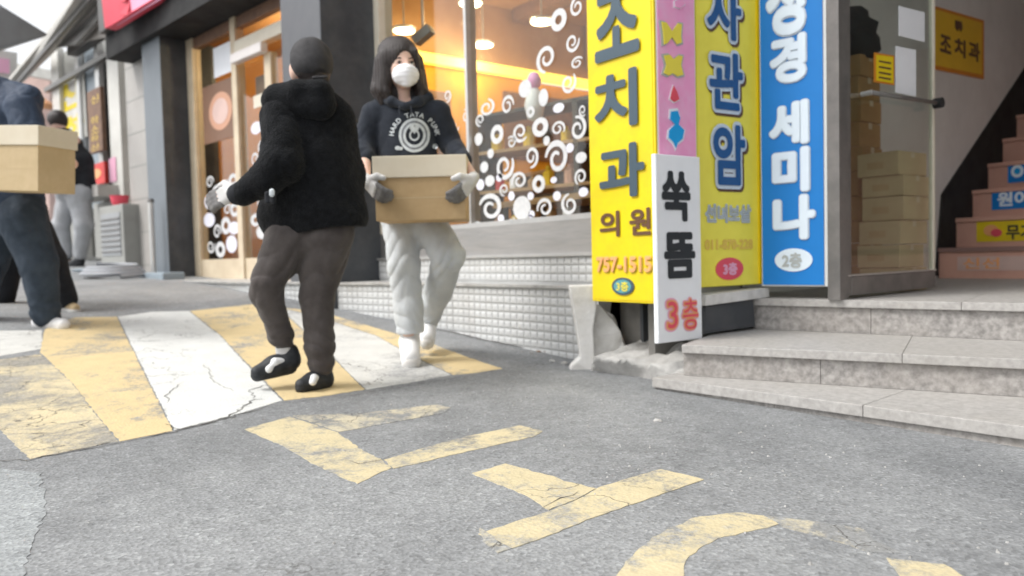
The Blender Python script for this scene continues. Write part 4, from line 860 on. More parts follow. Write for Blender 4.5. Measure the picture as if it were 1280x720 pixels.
# open glass door
gd = empty('glass_door', (-1.83, 3.31, -.24), 0, 'open glass entrance door with dark bottom rail, standing inward before the cartons', 'door')
GD = Wall(-1.83, 3.3, 0, 1); a = -1.83
def gs(name, x0, y0, x1, y1, n0, n1, m, bev=0): return slab(name, GD, *pxbox(GD, x0, y0, x1, y1), n0, n1, M[m], gd, bev)
uA, uB = GD.uv(1054, 300)[0], GD.uv(1166, 300)[0]
slab('door_post', GD, GD.uv(1042, 300)[0] , -.24, uA - .01, 3.0, -.03, .03, M['alu_dark'], gd)
slab('hinge_stile', GD, uA, -.225, uA + .035, 2.3, -.02, .02, M['alu_dark'], gd); slab('free_stile', GD, uB - .018, -.225, uB, 2.3, -.012, .012, M['frame_cream'], gd)
slab('bottom_rail', GD, uA + .035, -.225, uB - .018, -.135, -.022, .022, M['alu_dark'], gd, .004); slab('rail_cap', GD, uA + .0, -.133, uB - .01, -.127, -.024, .024, M['alu'], gd); slab('top_rail', GD, uA + .035, 2.2, uB - .018, 2.3, -.02, .02, M['alu_dark'], gd)
slab('door_pane', GD, uA + .035, -.127, uB - .018, 2.2, -.004, .004, M['glass_door'], gd)
h0, h1 = GD.uv(1076, 118), GD.uv(1160, 131)
b = MB(); p0, p1 = GD.pt(*h0, .05), GD.pt(*h1, .05); b.tube(p0 - gd.location, p1 - gd.location, .011); b.build('push_bar', M['alu_dark'], gd, smooth=True)
b = MB(); b.tube(GD.pt(*h1, .03) - gd.location, GD.pt(*h1, .075) - gd.location, .028); b.build('lock_knob', M['black_trim'], gd, .004); b = MB(); b.tube(GD.pt(*h0, .004) - gd.location, GD.pt(*h0, .055) - gd.location, .012); b.build('bar_bracket', M['alu'], gd)
def note(x0, y0, x1, y1, m, label, sl=8):
    return tag(wpoly('paper_notice' if m != 'sign_yellow' else 'yellow_notice', GD, [GD.uv(*p) for p in [(x0, y1), (x1, y1 + sl), (x1, y0 + sl), (x0, y0)]], .005, .008, M[m], None), label, 'notice')
note(1122, 8, 1154, 45, 'paper', 'white paper notice high on the glass door'); note(1118, 58, 1143, 116, 'paper', 'tall white paper notice on the glass door above the push bar', 5)
yn = note(1091, 66, 1116, 103, 'sign_border', 'small yellow notice with orange border on the glass door', 4); wpoly('notice_face', GD, [GD.uv(*p) for p in [(1093, 101), (1114, 104.5), (1114, 72), (1093, 69)]], .0085, .010, M['sign_yellow'], yn)
for yy in (76, 83, 90, 96): wpoly('text_line', GD, [GD.uv(*p) for p in [(1096, yy + 2), (1111, yy + 5), (1111, yy + 2.5), (1096, yy)]], .0105, .0115, M['ink_brown'], yn)
# cartons behind the door
def carton(x, y, z, hx, hy, hz, rz, m, label, group, tape=True, marks=True):
    t = empty('carton', (x, y, z), rz, label, 'box', group)
    MB().b(-hx, hx, -hy, hy, 0, 2 * hz).build('carton_body', M[m], t, .004)
    if tape: MB().b(-hx - .001, hx + .001, -.02, .02, hz * 1.5, 2 * hz + .001).build('tape', M['tape'], t)
    if marks:
        MB().b(-hx * .5, hx * .3, -hy - .0015, -hy - .0002, hz * .6, hz * 1.2).build('printed_mark', M['carton'], t)
    return t
z = -.24; names = ['lowest', 'second from the bottom', 'third from the bottom', 'fourth from the bottom', 'second from the top', 'topmost']
tops = [363, 334, 305, 275, 245, 219, 189]; zz = [-(y - 308) / 924 * 4.05 for y in tops]; zz[0] = -.243
for i in range(6):
    hgt = zz[i + 1] - zz[i]; dx = [0, -.01, 0, .014, .012, -.004][i]
    carton(-2.03 + dx, 4.24 + dx, zz[i] + .001, .115, .155 + dx * .3, hgt / 2 - .002, rnd.uniform(-.04, .04), 'carton_light', '%s pale carton of the short stack behind the glass door' % names[i].capitalize(), 'pale cartons stacked behind the glass door', tape=True)
tops = [365, 330, 302, 275, 245, 215, 185, 155, 128, 100, 74]; zz = [-(y - 308) / 924 * 4.4 for y in tops]; zz[0] = -.243
nm2 = ['lowest', 'second', 'third', 'fourth', 'fifth', 'sixth', 'seventh', 'eighth', 'ninth', 'topmost']
for i in range(10):
    hgt = zz[i + 1] - zz[i]; dx = [0, .005, -.008, .004, -.004, .008, -.003, .003, -.006, .0][i]
    carton(-2.29 + dx, 4.32, zz[i] + .001, .095, .12, hgt / 2 - .002, dx * 3, 'carton_orange', ('%s brown carton of the tall stack beside the blue sign' % nm2[i] if i == 9 else '%s brown carton up from the floor in the tall stack beside the blue sign' % nm2[i]).capitalize() if i else 'Lowest brown carton of the tall stack beside the blue sign', 'brown cartons of the tall stack')
q = (-2.29, 4.32, zz[-1]); bgp = lump('black_bag', [((0, 0, .12), .11), ((-.02, 0, .22), .08), ((.05, -.02, .08), .085)], M['black_cloth'], None, 5, 1.1, 'black soft bag lying on top of the tall carton stack', 'bag'); bgp.location = q
for p_ in bgp.data.polygons: p_.use_smooth = True

M['cap'] = mat('charcoal_cap', (.028, .027, .029), .8, col2=(.05, .048, .05), nscale=14, bump=.2, bscale=200)
# ------------------------------------------------------------------ people: smooth unions of tapered volumes, meshed as one surface each
class Fig:
    def __init__(s, px, py, rz_=0):
        g = gpt(px, py); s.g = g; s.d = g.dot(FH); s.k = s.d / FPX; s.rz = math.atan2(RH.y, RH.x)
        s.R = RH.copy(); s.F = FH.copy()
    def q(s, px, py, dd=0.0):
        v = P(px, py, s.d + dd) - s.g; return (v.dot(s.R), v.dot(s.F), v.z)
def _noise(X, Y, Z, f, ph=0):
    """ridged folds: broad soft bulges parted by sharper creases"""
    a = np.sin(X * f + 1.6 * np.sin(Z * f * .6 + ph) + 1.2 * np.sin(Y * f * .8 + ph * 2) + ph); b_ = np.sin((X * .7 + Z) * f * 1.1 + 1.8 * np.sin((Y - X) * f * .7 + ph) + 2 * ph)
    return .9 - 1.1 * np.sqrt(np.abs(a) + .02) + .5 * (.7 - np.sqrt(np.abs(b_) + .02))
def sdf(name, fig, prims, m, parent, vox=.008, k=.03, folds=None, cuts=(), kcut=.008, label=None, fn=None):
    """prims in picture units: ('c', x0,y0,d0,r0, x1,y1,d1,r1, flat) tapered limb; ('e', x,y,d, rx,ry,rdepth, tilt) ellipsoid; ('m', ...) same in metres"""
    def conv(p):
        if p[0] == 'c':
            fl = p[9] if len(p) > 9 else 1
            return ('c', np.array(fig.q(*p[1:4])), p[4] * fig.k, np.array(fig.q(*p[5:8])), p[8] * fig.k, fl)
        if p[0] == 'e':
            return ('e', np.array(fig.q(*p[1:4])), (p[4] * fig.k, p[6] * fig.k, p[5] * fig.k), p[7] if len(p) > 7 else 0, p[8] if len(p) > 8 else 0)
        if p[0] == 'mc': return ('c', np.array(p[1]), p[2], np.array(p[3]), p[4], 1)
        if p[0] == 'me': return ('e', np.array(p[1]), p[2], 0, 0)
    Q = [conv(p) for p in prims]; C = [conv(p) for p in cuts]
    def bounds(p):
        if p[0] == 'c': r = max(p[2], p[4]) * max(1, p[5]); return np.minimum(p[1], p[3]) - r, np.maximum(p[1], p[3]) + r
        r = max(p[2]); return p[1] - r, p[1] + r
    lo = np.min([bounds(p)[0] for p in Q], 0) - .05; hi = np.max([bounds(p)[1] for p in Q], 0) + .05
    n = np.ceil((hi - lo) / vox).astype(int) + 1
    A = np.full(n, .08, np.float32)
    ax = [lo[i] + vox * np.arange(n[i]) for i in range(3)]
    def ev(p, sl):
        X, Y, Z = np.meshgrid(*[ax[i][sl[i]] for i in range(3)], indexing='ij')
        if p[0] == 'c':
            a, ra, b, rb, fl = p[1:]; ay, by = a[1] / fl, b[1] / fl; Y = Y / fl
            d = np.array([b[0] - a[0], by - ay, b[2] - a[2]]); L2 = d.dot(d) + 1e-9
            h = np.clip(((X - a[0]) * d[0] + (Y - ay) * d[1] + (Z - a[2]) * d[2]) / L2, 0, 1)
            return np.sqrt((X - a[0] - h * d[0]) ** 2 + (Y - ay - h * d[1]) ** 2 + (Z - a[2] - h * d[2]) ** 2) - (ra + (rb - ra) * h)
        c, r, ti, yw = p[1:]; X = X - c[0]; Y = Y - c[1]; Z = Z - c[2]
        if yw: X, Y = X * math.cos(yw) + Y * math.sin(yw), -X * math.sin(yw) + Y * math.cos(yw)
        if ti: X, Z = X * math.cos(ti) - Z * math.sin(ti), X * math.sin(ti) + Z * math.cos(ti)
        q_ = np.sqrt((X / r[0]) ** 2 + (Y / r[1]) ** 2 + (Z / r[2]) ** 2)
        g = np.sqrt((X / r[0] ** 2) ** 2 + (Y / r[1] ** 2) ** 2 + (Z / r[2] ** 2) ** 2) + 1e-6
        return q_ * (q_ - 1) / g
    def box_(p, mar):
        b0, b1 = bounds(p); return tuple(slice(max(0, int((b0[i] - mar - lo[i]) / vox)), min(n[i], int((b1[i] + mar - lo[i]) / vox) + 2)) for i in range(3))
    for p in Q:
        sl = box_(p, k + 4 * vox); v = ev(p, sl); B = A[sl]; hh = np.maximum(k - np.abs(B - v), 0) / k
        A[sl] = np.minimum(B, v) - hh * hh * k * .25
    for p in C:
        sl = box_(p, .03); v = -ev(p, sl); B = A[sl]; kk = kcut; hh = np.maximum(kk - np.abs(B - v), 0) / kk
        A[sl] = np.maximum(B, v) + hh * hh * kk * .25
    if folds or fn:
        X, Y, Z = np.meshgrid(*ax, indexing='ij')
        if folds:
            for amp, fr, sz in folds: A += (amp * _noise(X, Y, Z * sz, fr, fr * .1)).astype(np.float32)
        if fn: A = fn(A, X, Y, Z).astype(np.float32)
    A = np.clip(A, -.08, .08)
    g = openvdb.FloatGrid(.08); g.copyFromArray(A.astype(np.float32)); pts, quads = g.convertToQuads(0.0)
    pts = pts * vox + lo
    me = bpy.data.meshes.new(name); nv, nq = len(pts), len(quads)
    me.vertices.add(nv); me.vertices.foreach_set('co', pts.astype(np.float32).ravel()); me.loops.add(nq * 4); me.loops.foreach_set('vertex_index', quads.astype(np.int32).ravel())
    me.polygons.add(nq); me.polygons.foreach_set('loop_start', np.arange(0, nq * 4, 4, dtype=np.int32)); me.polygons.foreach_set('loop_total', np.full(nq, 4, np.int32)); me.update(calc_edges=True); me.validate()
    v0, v1, v2 = pts[quads[:, 0]], pts[quads[:, 1]], pts[quads[:, 2]]; v3 = pts[quads[:, 3]]
    vol = (np.einsum('ij,ij->i', v0, np.cross(v1, v2)) + np.einsum('ij,ij->i', v0, np.cross(v2, v3))).sum()
    if vol < 0: me.flip_normals()
    me.polygons.foreach_set('use_smooth', [True] * nq)
    o = link(name, me, m, parent); 
    if label: o['label'] = label
    return o
def person(fig, label):
    return empty('person', tuple(fig.g), fig.rz, label, 'person')
def hand(tip, wrist, side, out, r=.0095, curl=.5):
    """five-fingered hand prims (metres): from wrist towards tip, thumb leaving on 'side', fingers curling towards 'out'"""
    w_ = Vector(wrist); t = (Vector(tip) - w_); L_ = t.length; t.normalize(); s_ = Vector(side); s_ = (s_ - t * s_.dot(t)).normalized(); o_ = Vector(out); o_ = (o_ - t * o_.dot(t) - s_ * o_.dot(s_)).normalized()
    pr = []; palm = w_ + t * .085
    pr.append(('mc', tuple(w_), .024, tuple(w_ + t * .03), .026))
    for i, off in enumerate((-.027, -.009, .009, .026)): pr.append(('mc', tuple(w_ + t * .02 + s_ * off * .5), .016, tuple(palm + s_ * off), .0125))
    for i, (off, ln) in enumerate(((-.029, .062), (-.010, .076), (.010, .082), (.029, .072))):
        a_ = palm + s_ * off; d1 = (t + o_ * curl * .5).normalized(); b1 = a_ + d1 * ln * .48; d2 = (t + o_ * curl * 1.5).normalized(); b2 = b1 + d2 * ln * .32; d3 = (t * .6 + o_ * curl * 2.4).normalized(); b3 = b2 + d3 * ln * .25
        pr += [('mc', tuple(a_), r * 1.1, tuple(b1), r), ('mc', tuple(b1), r, tuple(b2), r * .92), ('mc', tuple(b2), r * .92, tuple(b3), r * .8)]
    a_ = w_ + t * .035 + s_ * .028; b1 = a_ + (t * .6 + s_ * .8 + o_ * .3).normalized() * .04; b2 = b1 + (t * .9 + s_ * .25 + o_ * .5).normalized() * .032
    pr += [('mc', tuple(a_), .015, tuple(b1), .0115), ('mc', tuple(b1), .0115, tuple(b2), .009)]
    return pr
V3 = lambda f, *a: Vector(f.q(*a))

# ---- woman carrying a box, facing the camera
f = Fig(513, 453); W1 = person(f, 'woman in navy printed hoodie, white mask and pale sweatpants carrying a carton')
kpx = f.k
BXD = -.20                                                    # carton front, relative to the body
gl, gr = V3(f, 482, 250, BXD - .185), V3(f, 568, 250, BXD - .185)
body = [('e', 503, 84, 0, 18.5, 26, 21), ('c', 503, 100, .01, 9, 505, 122, .02, 9), ('e', 505, 102, -.045, 9, 8, 9), ('e', 503, 70, .01, 18, 18, 20),
        ('c', 489, 136, .03, 13, 524, 136, .03, 13, .7), ('c', 508, 150, .03, 28, 512, 215, .03, 26, .6), ('c', 505, 235, .03, 27, 505, 262, .03, 27, .65),
        ('c', 473, 136, .04, 9.5, 458, 188, .02, 8), ('c', 455, 190, .02, 8, 457, 224, BXD - .12, 5.8), ('c', 545, 134, .04, 9.5, 567, 186, .06, 8), ('c', 567, 186, .06, 8, 592, 222, BXD - .12, 5.8),
        ('c', 496, 275, .03, 17, 505, 345, 0, 11), ('c', 505, 345, 0, 11, 512, 428, .02, 7.5), ('c', 535, 278, .03, 17, 562, 326, -.02, 11), ('c', 562, 326, -.02, 11, 533, 405, .33, 7),
        ('c', 512, 436, .04, 7, 513, 444, -.06, 6), ('c', 533, 411, .33, 7, 532, 420, .24, 6),
        ('c', 508, 76, -.074, 1.6, 511, 87, -.094, 3.0), ('e', 485.5, 86, .01, 2.5, 6, 4), ('e', 522, 86, .01, 2.5, 6, 4)]
wl, wr = V3(f, 457, 224, BXD - .12), V3(f, 592, 222, BXD - .12)
body += hand(tuple(wl + (gl - wl).normalized() * .17), tuple(wl), (0, -.4, 1), (.5, 1, 0), curl=.35)
body += hand(tuple(wr + (gr - wr).normalized() * .17), tuple(wr), (0, -.4, 1), (-.5, 1, 0), curl=.35)
cuts = [('e', 499.5, 78.5, -.093, 4.2, 2.4, 4), ('e', 515, 78.5, -.083, 3.6, 2.4, 4)]
sdf('body', f, body, M['skin'], W1, vox=.0048, k=.014, cuts=cuts)
# eyes, brows
for x in (499.5, 515):
    dz_ = .012 if x > 510 else 0
    c = f.q(x, 78.8, -.071 + dz_); o = MB().lathe([(.0002, -.0105), (.006, -.0088), (.0098, -.0035), (.0098, .0035), (.006, .0088), (.0002, .0105)], 12, (0, 0, 0)).build('eye', M['eye_white'], W1, smooth=True, loc=c)
    o2 = MB().lathe([(.0002, -.0022), (.0052, -.0012), (.0055, .0012), (.0002, .0022)], 12).build('iris', M['eye_dark'], o, smooth=True, loc=(0, -.0092, -.0005), rot=(math.pi / 2, 0, 0))
    sdf('eyebrow', f, [('c', x - 4.2, 73.2, -.084 + dz_, .5, x, 72.2, -.087 + dz_, .8), ('c', x, 72.2, -.087 + dz_, .8, x + 3.6, 73.2, -.080 + dz_, .45)], M['hair'], W1, vox=.0016, k=.004)
    sdf('eyelid', f, [('c', x - 4, 77.6, -.080 + dz_, .5, x, 76.6, -.085 + dz_, .7), ('c', x, 76.6, -.085 + dz_, .7, x + 3.8, 77.8, -.078 + dz_, .5)], M['hair'], W1, vox=.0016, k=.003)
def strands(A, X, Y, Z):
    return A + .0013 * np.sin(np.arctan2(X - .0, Y - .02) * 40 + 2 * np.sin(Z * 14)) + .0008 * np.sin((X * 1.3 + Y) * 300 + 3 * np.sin(Z * 9))
hair = [('e', 499, 74, .02, 25, 28, 26), ('c', 481, 78, .0, 13, 477, 112, .02, 13), ('c', 484, 70, -.035, 9, 480, 112, -.03, 9), ('c', 477, 112, .01, 12, 481, 123, .0, 9), ('c', 521, 76, .01, 8, 528, 116, .02, 8.5), ('c', 517, 66, -.035, 6, 524, 106, -.02, 5.5), ('c', 492, 66, .05, 20, 500, 118, .06, 24, .7), ('c', 474, 112, -.01, 6, 477, 130, -.02, 2.5), ('c', 484, 116, -.045, 5, 486, 130, -.05, 2), ('c', 528, 112, -.01, 5, 525, 127, -.03, 2)]
hc_ = [('e', 508, 87, -.115, 15, 28, 24), ('e', 507, 100, -.06, 13, 20, 18)]
sdf('hair', f, hair, M['hair'], W1, vox=.005, k=.02, cuts=hc_, fn=strands)
mask = [('e', 507, 94, -.052, 16.5, 14, 16), ('c', 510, 86, -.096, 3, 509, 104, -.086, 4)]
sdf('face_mask', f, mask, M['mask'], W1, vox=.0035, k=.03, cuts=[('e', 505, 71, -.06, 40, 9.5, 40), ('e', 505, 94, .06, 40, 40, 21)], fn=lambda A, X, Y, Z: A + .0007 * np.sin(Z * 300))
for sx, x1, x2 in ((-1, 489, 484), (1, 520, 524)): sdf('ear_loop', f, [('c', x1, 88, -.04, .7, x2, 86, .0, .7)], M['mask'], W1, vox=.002, k=.002)
hoodie = [('c', 480, 141, .03, 18, 531, 140, .03, 18, .8), ('c', 505, 132, .03, 12, 505, 150, .03, 20), ('c', 506, 155, .03, 36, 510, 205, .02, 37, .62), ('c', 508, 215, .03, 38, 510, 240, .03, 40, .62),
          ('c', 468, 143, .035, 16.5, 456, 182, .02, 14.5), ('c', 456, 182, .02, 14.5, 456, 196, -.07, 11.5), ('c', 456, 196, -.07, 11.5, 456.5, 200, -.10, 9.5), ('c', 547, 142, .035, 16.5, 563, 180, .06, 14), ('c', 563, 180, .06, 14, 579, 200, -.09, 10.5)]
hood = [('c', 478, 124, .02, 8, 490, 127, -.05, 5.5), ('c', 490, 127, -.05, 5.5, 506, 133, -.07, 4), ('c', 506, 133, -.07, 4, 523, 127, -.05, 5.5), ('c', 523, 127, -.05, 5.5, 533, 123, .02, 8), ('c', 533, 123, .03, 9, 507, 118, .13, 15), ('c', 507, 118, .13, 15, 478, 124, .03, 9)]
sdf('hoodie', f, hoodie, M['hoodie'], W1, vox=.006, k=.022, folds=[(.006, 20, 1.0), (.0025, 44, 1.3)], cuts=[('c', 506, 108, -.02, 10, 506, 128, -.03, 9)], kcut=.015)
sdf('hood', f, hood, M['hoodie'], W1, vox=.006, k=.02, folds=[(.003, 45, 1)])
for x in (499, 514): sdf('drawstring', f, [('c', x, 133, -.095, .8, x + .5, 143, -.125, .8)], M['hoodie'], W1, vox=.002, k=.002)
pants = [('c', 498, 262, .03, 23, 530, 262, .03, 23, .75), ('c', 522, 275, .03, 16, 526, 300, .02, 10), ('c', 500, 278, .03, 23, 505, 330, .0, 20, .85), ('c', 505, 330, 0, 20, 511, 385, .02, 18, .85), ('c', 511, 385, .02, 18, 513, 412, .02, 17, .95),
         ('c', 535, 280, .03, 23, 561, 320, -.03, 20, .9), ('c', 561, 320, -.03, 20, 548, 364, .18, 17.5), ('c', 548, 364, .18, 17.5, 535, 398, .32, 15)]
def pf(A, X, Y, Z):
    c = .7 - np.sqrt(np.abs(np.sin(Z * 30 - 34 * X + 1.5 * np.sin(X * 25 + Y * 18))) + .02); d = .7 - np.sqrt(np.abs(np.sin(Z * 46 + 16 * X + 1.5 * np.sin(Y * 30 + X * 20))) + .02)
    hem = f.q(512, 417, 0)[2]; A = np.where((X < .07) & (Y < .16), np.maximum(A, hem - Z), A)
    return A + .010 * c * np.exp(-((Z - .52) / .20) ** 2) + .010 * d * np.exp(-((Z - .20) / .10) ** 2)
sdf('sweatpants', f, pants, M['sweat'], W1, vox=.006, k=.022, folds=[(.007, 14, .35), (.002, 40, .5)], fn=pf)
def shoe(fig, name, x0, y0, d0, x1, y1, d1, r, m, sole, parent, flat_=1, extra=()):
    o = sdf(name, fig, [('c', x0, y0, d0, r, x1, y1 + r * .15, d1, r * .82), ('c', x0, y0 - r * .9, d0, r * .8, x0, y0, d0, r * .95)] + list(extra), m, parent, vox=.004, k=.02)
    a = fig.q(x0, y0 + r * .62, d0); b_ = fig.q(x1, y1 + r * .70, d1); so = sdf('sole', fig, [('c', x0, y0 + r * .62, d0, r * .98, x1, y1 + r * .68, d1, r * .92), ], sole, o, vox=.004, k=.01, cuts=[('c', x0, y0 - r * .75, d0, r * 1.35, x1, y1 - r * .7, d1, r * 1.35)], kcut=.003)
    return o
shoe(f, 'shoe', 512, 428, .04, 514, 443, -.10, 13, M['white_shoe'], M['sole_white'], W1)
shoe(f, 'shoe', 535, 408, .32, 534, 420, .19, 11, M['white_shoe'], M['sole_white'], W1)
# gloves over the hands
for (w0, g0, sgn) in ((wl, gl, 1), (wr, gr, -1)):
    dirv = (g0 - w0).normalized(); tip = tuple(w0 + dirv * .17)
    gp = hand(tip, tuple(w0), (0, -.4, 1), (sgn * .5, 1, 0), r=.0118, curl=.35); gp = [(p[0], p[1], p[2] + .003, p[3], p[4] + .003) for p in gp]
    sdf('glove', f, gp[:5] + gp[-2:], M['glove_white'], W1, vox=.004, k=.008, fn=lambda A, X, Y, Z: A - .002)
    sdf('glove_grip', f, gp[5:-2], M['glove_dark'], W1, vox=.0038, k=.006)
sdf('sock', f, [('c', 512, 405, .02, 9, 512, 426, .04, 9.5)], M['white_shoe'], W1, vox=.004, k=.01)
sdf('sock', f, [('c', 534, 390, .33, 9, 534, 408, .33, 9)], M['white_shoe'], W1, vox=.004, k=.01)
# print on the hoodie: pressed onto the cloth surface
def press(parent, target, polys, m, fig, name='print', lift=.003):
    """flat print outlines given in picture units, laid onto the front of a garment"""
    from mathutils.bvhtree import BVHTree
    me = target.data; bv = BVHTree.FromPolygons([v.co.copy() for v in me.vertices], [tuple(p.vertices) for p in me.polygons])
    inv = Matrix.LocRotScale(parent.location, parent.rotation_euler, (1, 1, 1)).inverted(); og = inv @ Vector((0, 0, 0)); V = []; F = []
    for pts, fs in polys:
        n0 = len(V)
        for x, y in pts:
            d = (inv @ P(x, y, fig.d)) - og; h_ = bv.ray_cast(og, d.normalized())
            if h_[0] is None: h_ = (og + d * .97,)
            V.append(tuple(h_[0] - d.normalized() * lift))
        F += [tuple(i + n0 for i in q_) for q_ in fs]
    me2 = bpy.data.meshes.new(name); me2.from_pydata(V, [], F)
    return link(name, me2, m, target)
hd = [c for c in W1.children if c.name.startswith('hoodie')][0]
def ringp(cx, cy, r0, r1, n=36, sq=1.1):
    pts = []; 
    for i in range(n):
        a = 2 * math.pi * i / n; pts += [(cx + r0 * math.cos(a), cy + r0 * sq * math.sin(a)), (cx + r1 * math.cos(a), cy + r1 * sq * math.sin(a))]
    return pts, [(2 * i, 2 * i + 1, (2 * i + 3) % (2 * n), (2 * i + 2) % (2 * n)) for i in range(n)]
def heart(cx, cy, r):
    pts = [(cx, cy)] + [(cx + r * (16 * math.sin(t) ** 3) / 16, cy - r * (13 * math.cos(t) - 5 * math.cos(2 * t) - 2 * math.cos(3 * t) - math.cos(4 * t)) / 15) for t in np.linspace(0, 2 * math.pi, 28, endpoint=False)]
    return pts, [(0, 1 + i, 1 + (i + 1) % 28) for i in range(28)]
M['print'] = mat('print_white', (.60, .64, .66), .7, col2=(.45, .49, .52), nscale=60)
press(W1, hd, [ringp(518, 169, 16.5, 19.5), ringp(518, 169, 11, 14), ringp(518, 169, 4.5, 6.5)], M['print'], f); press(W1, hd, [ringp(518, 169, 14, 16.5, 30)], mat('print_grey', (.22, .24, .26), .8, col2=(.12, .13, .15), nscale=80), f)
press(W1, hd, [heart(518, 161, 6)], M['print'], f, lift=.004)
arc = []
for i, ch in enumerate('HARD TATA PUNK'):
    if ch == ' ': continue
    v, fc = glyph(ch, .03, 0.0); a = math.radians(190 + i * (160 / 13)); cx, cy = 518 + 29 * math.cos(a), 172 + 29 * math.sin(a)
    w0_ = np.ptp(v[:, 0]) or 1; sc_ = 8.2; up = a + math.pi / 2; mxv, myv = (v[:, 0].max() + v[:, 0].min()) / 2, (v[:, 1].max() + v[:, 1].min()) / 2
    pts = [(cx + (math.cos(up) * (q_[0] - mxv) + math.sin(up) * (q_[1] - myv)) * sc_, cy + (math.sin(up) * (q_[0] - mxv) - math.cos(up) * (q_[1] - myv)) * sc_) for q_ in v]
    arc.append((pts, fc))
press(W1, hd, arc, M['print'], f); 
press(W1, hd, [ringp(497, 185, 0.2, 3.4, 12, .8), ringp(501, 185.5, .2, 2.8, 12, .8), ringp(544, 183, .2, 3.6, 12, .9)], M['print'], f)
# her carton with a paler lid
def carton_px(fig, x0, x1, yl, ym, yb, dd, depth, yaw, label, mats=('carton', 'carton_lid'), roll=0):
    a = P((x0 + x1) / 2, yb, fig.d + dd); hw = (x1 - x0) / 2 * (fig.d + dd) / FPX; kz = (fig.d + dd) / FPX
    t = empty('carton', tuple(a), fig.rz + yaw, label, 'box'); t.rotation_euler = (0, roll, fig.rz + yaw)
    hgt = (yb - yl) * kz; hl = (ym - yl) * kz
    MB().b(-hw * .96, hw * .96, 0, depth, 0, hgt - .01).build('carton_body', M[mats[0]], t, .003)
    MB().b(-hw, hw, -.008, depth + .008, hgt - hl, hgt).build('lid', M[mats[1]], t, .004)
    MB().b(-hw * .9601, hw * .9601, -.0006, -.0001, hgt * .34, hgt * .355).build('crease', M['carton_light'], t)
    return t
carton_px(f, 468, 585, 195, 222, 275, BXD - .14, .30, 0, 'brown carton with cream lid held by the woman in the navy hoodie')

# ---- man in black fleece coat, back to the camera, stepping left
f = Fig(398, 487); B1 = person(f, 'man in black fleece coat, dark cap and charcoal trousers seen from behind, reaching left')
body = [('e', 389, 77, 0, 21, 27, 23, .1), ('c', 391, 92, .0, 11, 391, 118, .02, 12), ('c', 366, 132, .02, 14, 414, 136, .02, 14, .7), ('c', 386, 145, .02, 32, 392, 215, .02, 30, .6), ('c', 390, 235, .02, 31, 390, 268, .02, 31, .7),
        ('e', 367, 84, -.01, 4, 7, 5), ('e', 371, 91, -.0, 8.5, 12, 11),
        ('c', 352, 145, -.06, 12, 342, 205, -.14, 10), ('c', 342, 205, -.14, 10, 299, 239, -.16, 7), ('c', 426, 148, .06, 12, 440, 215, .10, 10), ('c', 440, 215, .10, 10, 425, 262, .0, 7),
        ('c', 372, 285, 0, 22, 332, 360, -.04, 13), ('c', 332, 360, -.04, 13, 354, 435, .05, 8), ('c', 404, 285, .02, 22, 393, 380, .02, 13), ('c', 393, 380, .02, 13, 402, 465, .04, 8), ('c', 358, 450, .05, 6, 330, 461, -.03, 5), ('c', 404, 475, .05, 6, 380, 479, -.03, 5)]
wh = V3(f, 300, 238, -.16); th = V3(f, 274, 247, -.16); body += hand(tuple(th), tuple(wh), (0, .3, .9), (.1, .4, -.9), curl=.5)
wh2 = V3(f, 425, 262, .0); body += hand(tuple(V3(f, 420, 300, -.02)), tuple(wh2), (-1, -.2, 0), (-.2, 1, 0), curl=.5)
sdf('body', f, body, M['skin'], B1, vox=.006, k=.015)
sdf('hair', f, [('e', 390, 80, -.005, 23.5, 24, 25, .1), ('c', 388, 90, -.03, 15, 392, 100, -.03, 12), ('c', 402, 88, -.01, 11, 402, 99, -.03, 9)], M['hair'], B1, vox=.005, k=.02, cuts=[('e', 361, 93, .02, 14, 20, 20)])
sdf('cap', f, [('e', 389, 75, -.0, 25.5, 27.5, 27, .12), ('e', 392, 82, -.02, 23, 20, 24)], M['cap'], B1, vox=.004, k=.02, folds=[(.0025, 40, 1)], cuts=[('c', 330, 122, 0, 24, 450, 126, 0, 26, 9), ('e', 401, 92, -.09, 8, 6.5, 12)])
sdf('cap_strap', f, [('c', 392, 97, -.105, 1.8, 408, 96, -.09, 1.8)], M['cap'], B1, vox=.003, k=.01)
coat = [('c', 356, 142, .0, 24, 412, 145, .02, 24, .85), ('c', 386, 150, .02, 46, 388, 205, .02, 55, .62), ('c', 388, 205, .02, 56, 391, 268, .02, 64, .60), ('c', 347, 270, .02, 24, 436, 272, .02, 25, 1.0),
        ('c', 352, 148, -.04, 26, 352, 204, -.12, 25), ('c', 350, 208, -.12, 24, 331, 226, -.15, 19), ('c', 331, 226, -.15, 19, 302, 242, -.16, 14.5), ('c', 422, 150, .05, 22, 438, 215, .08, 18), ('c', 438, 215, .08, 18, 438, 262, .02, 17)]
def coatf(A, X, Y, Z):
    zc = f.q(390, 290, 0)[2]; A = np.maximum(A, zc - Z + .02 * np.sin(X * 9) - .0)          # straight hem
    return A + .0010 * np.sin(X * 190 + 7 * np.sin(Z * 31)) * np.sin(Z * 210 + 5 * np.sin(X * 40)) + .0008 * np.sin(X * 290 + 9 * np.sin(Z * 23 + X * 11))
sdf('coat', f, coat, M['fleece'], B1, vox=.007, k=.028, folds=[(.012, 11, .7), (.005, 26, .8)], fn=coatf)
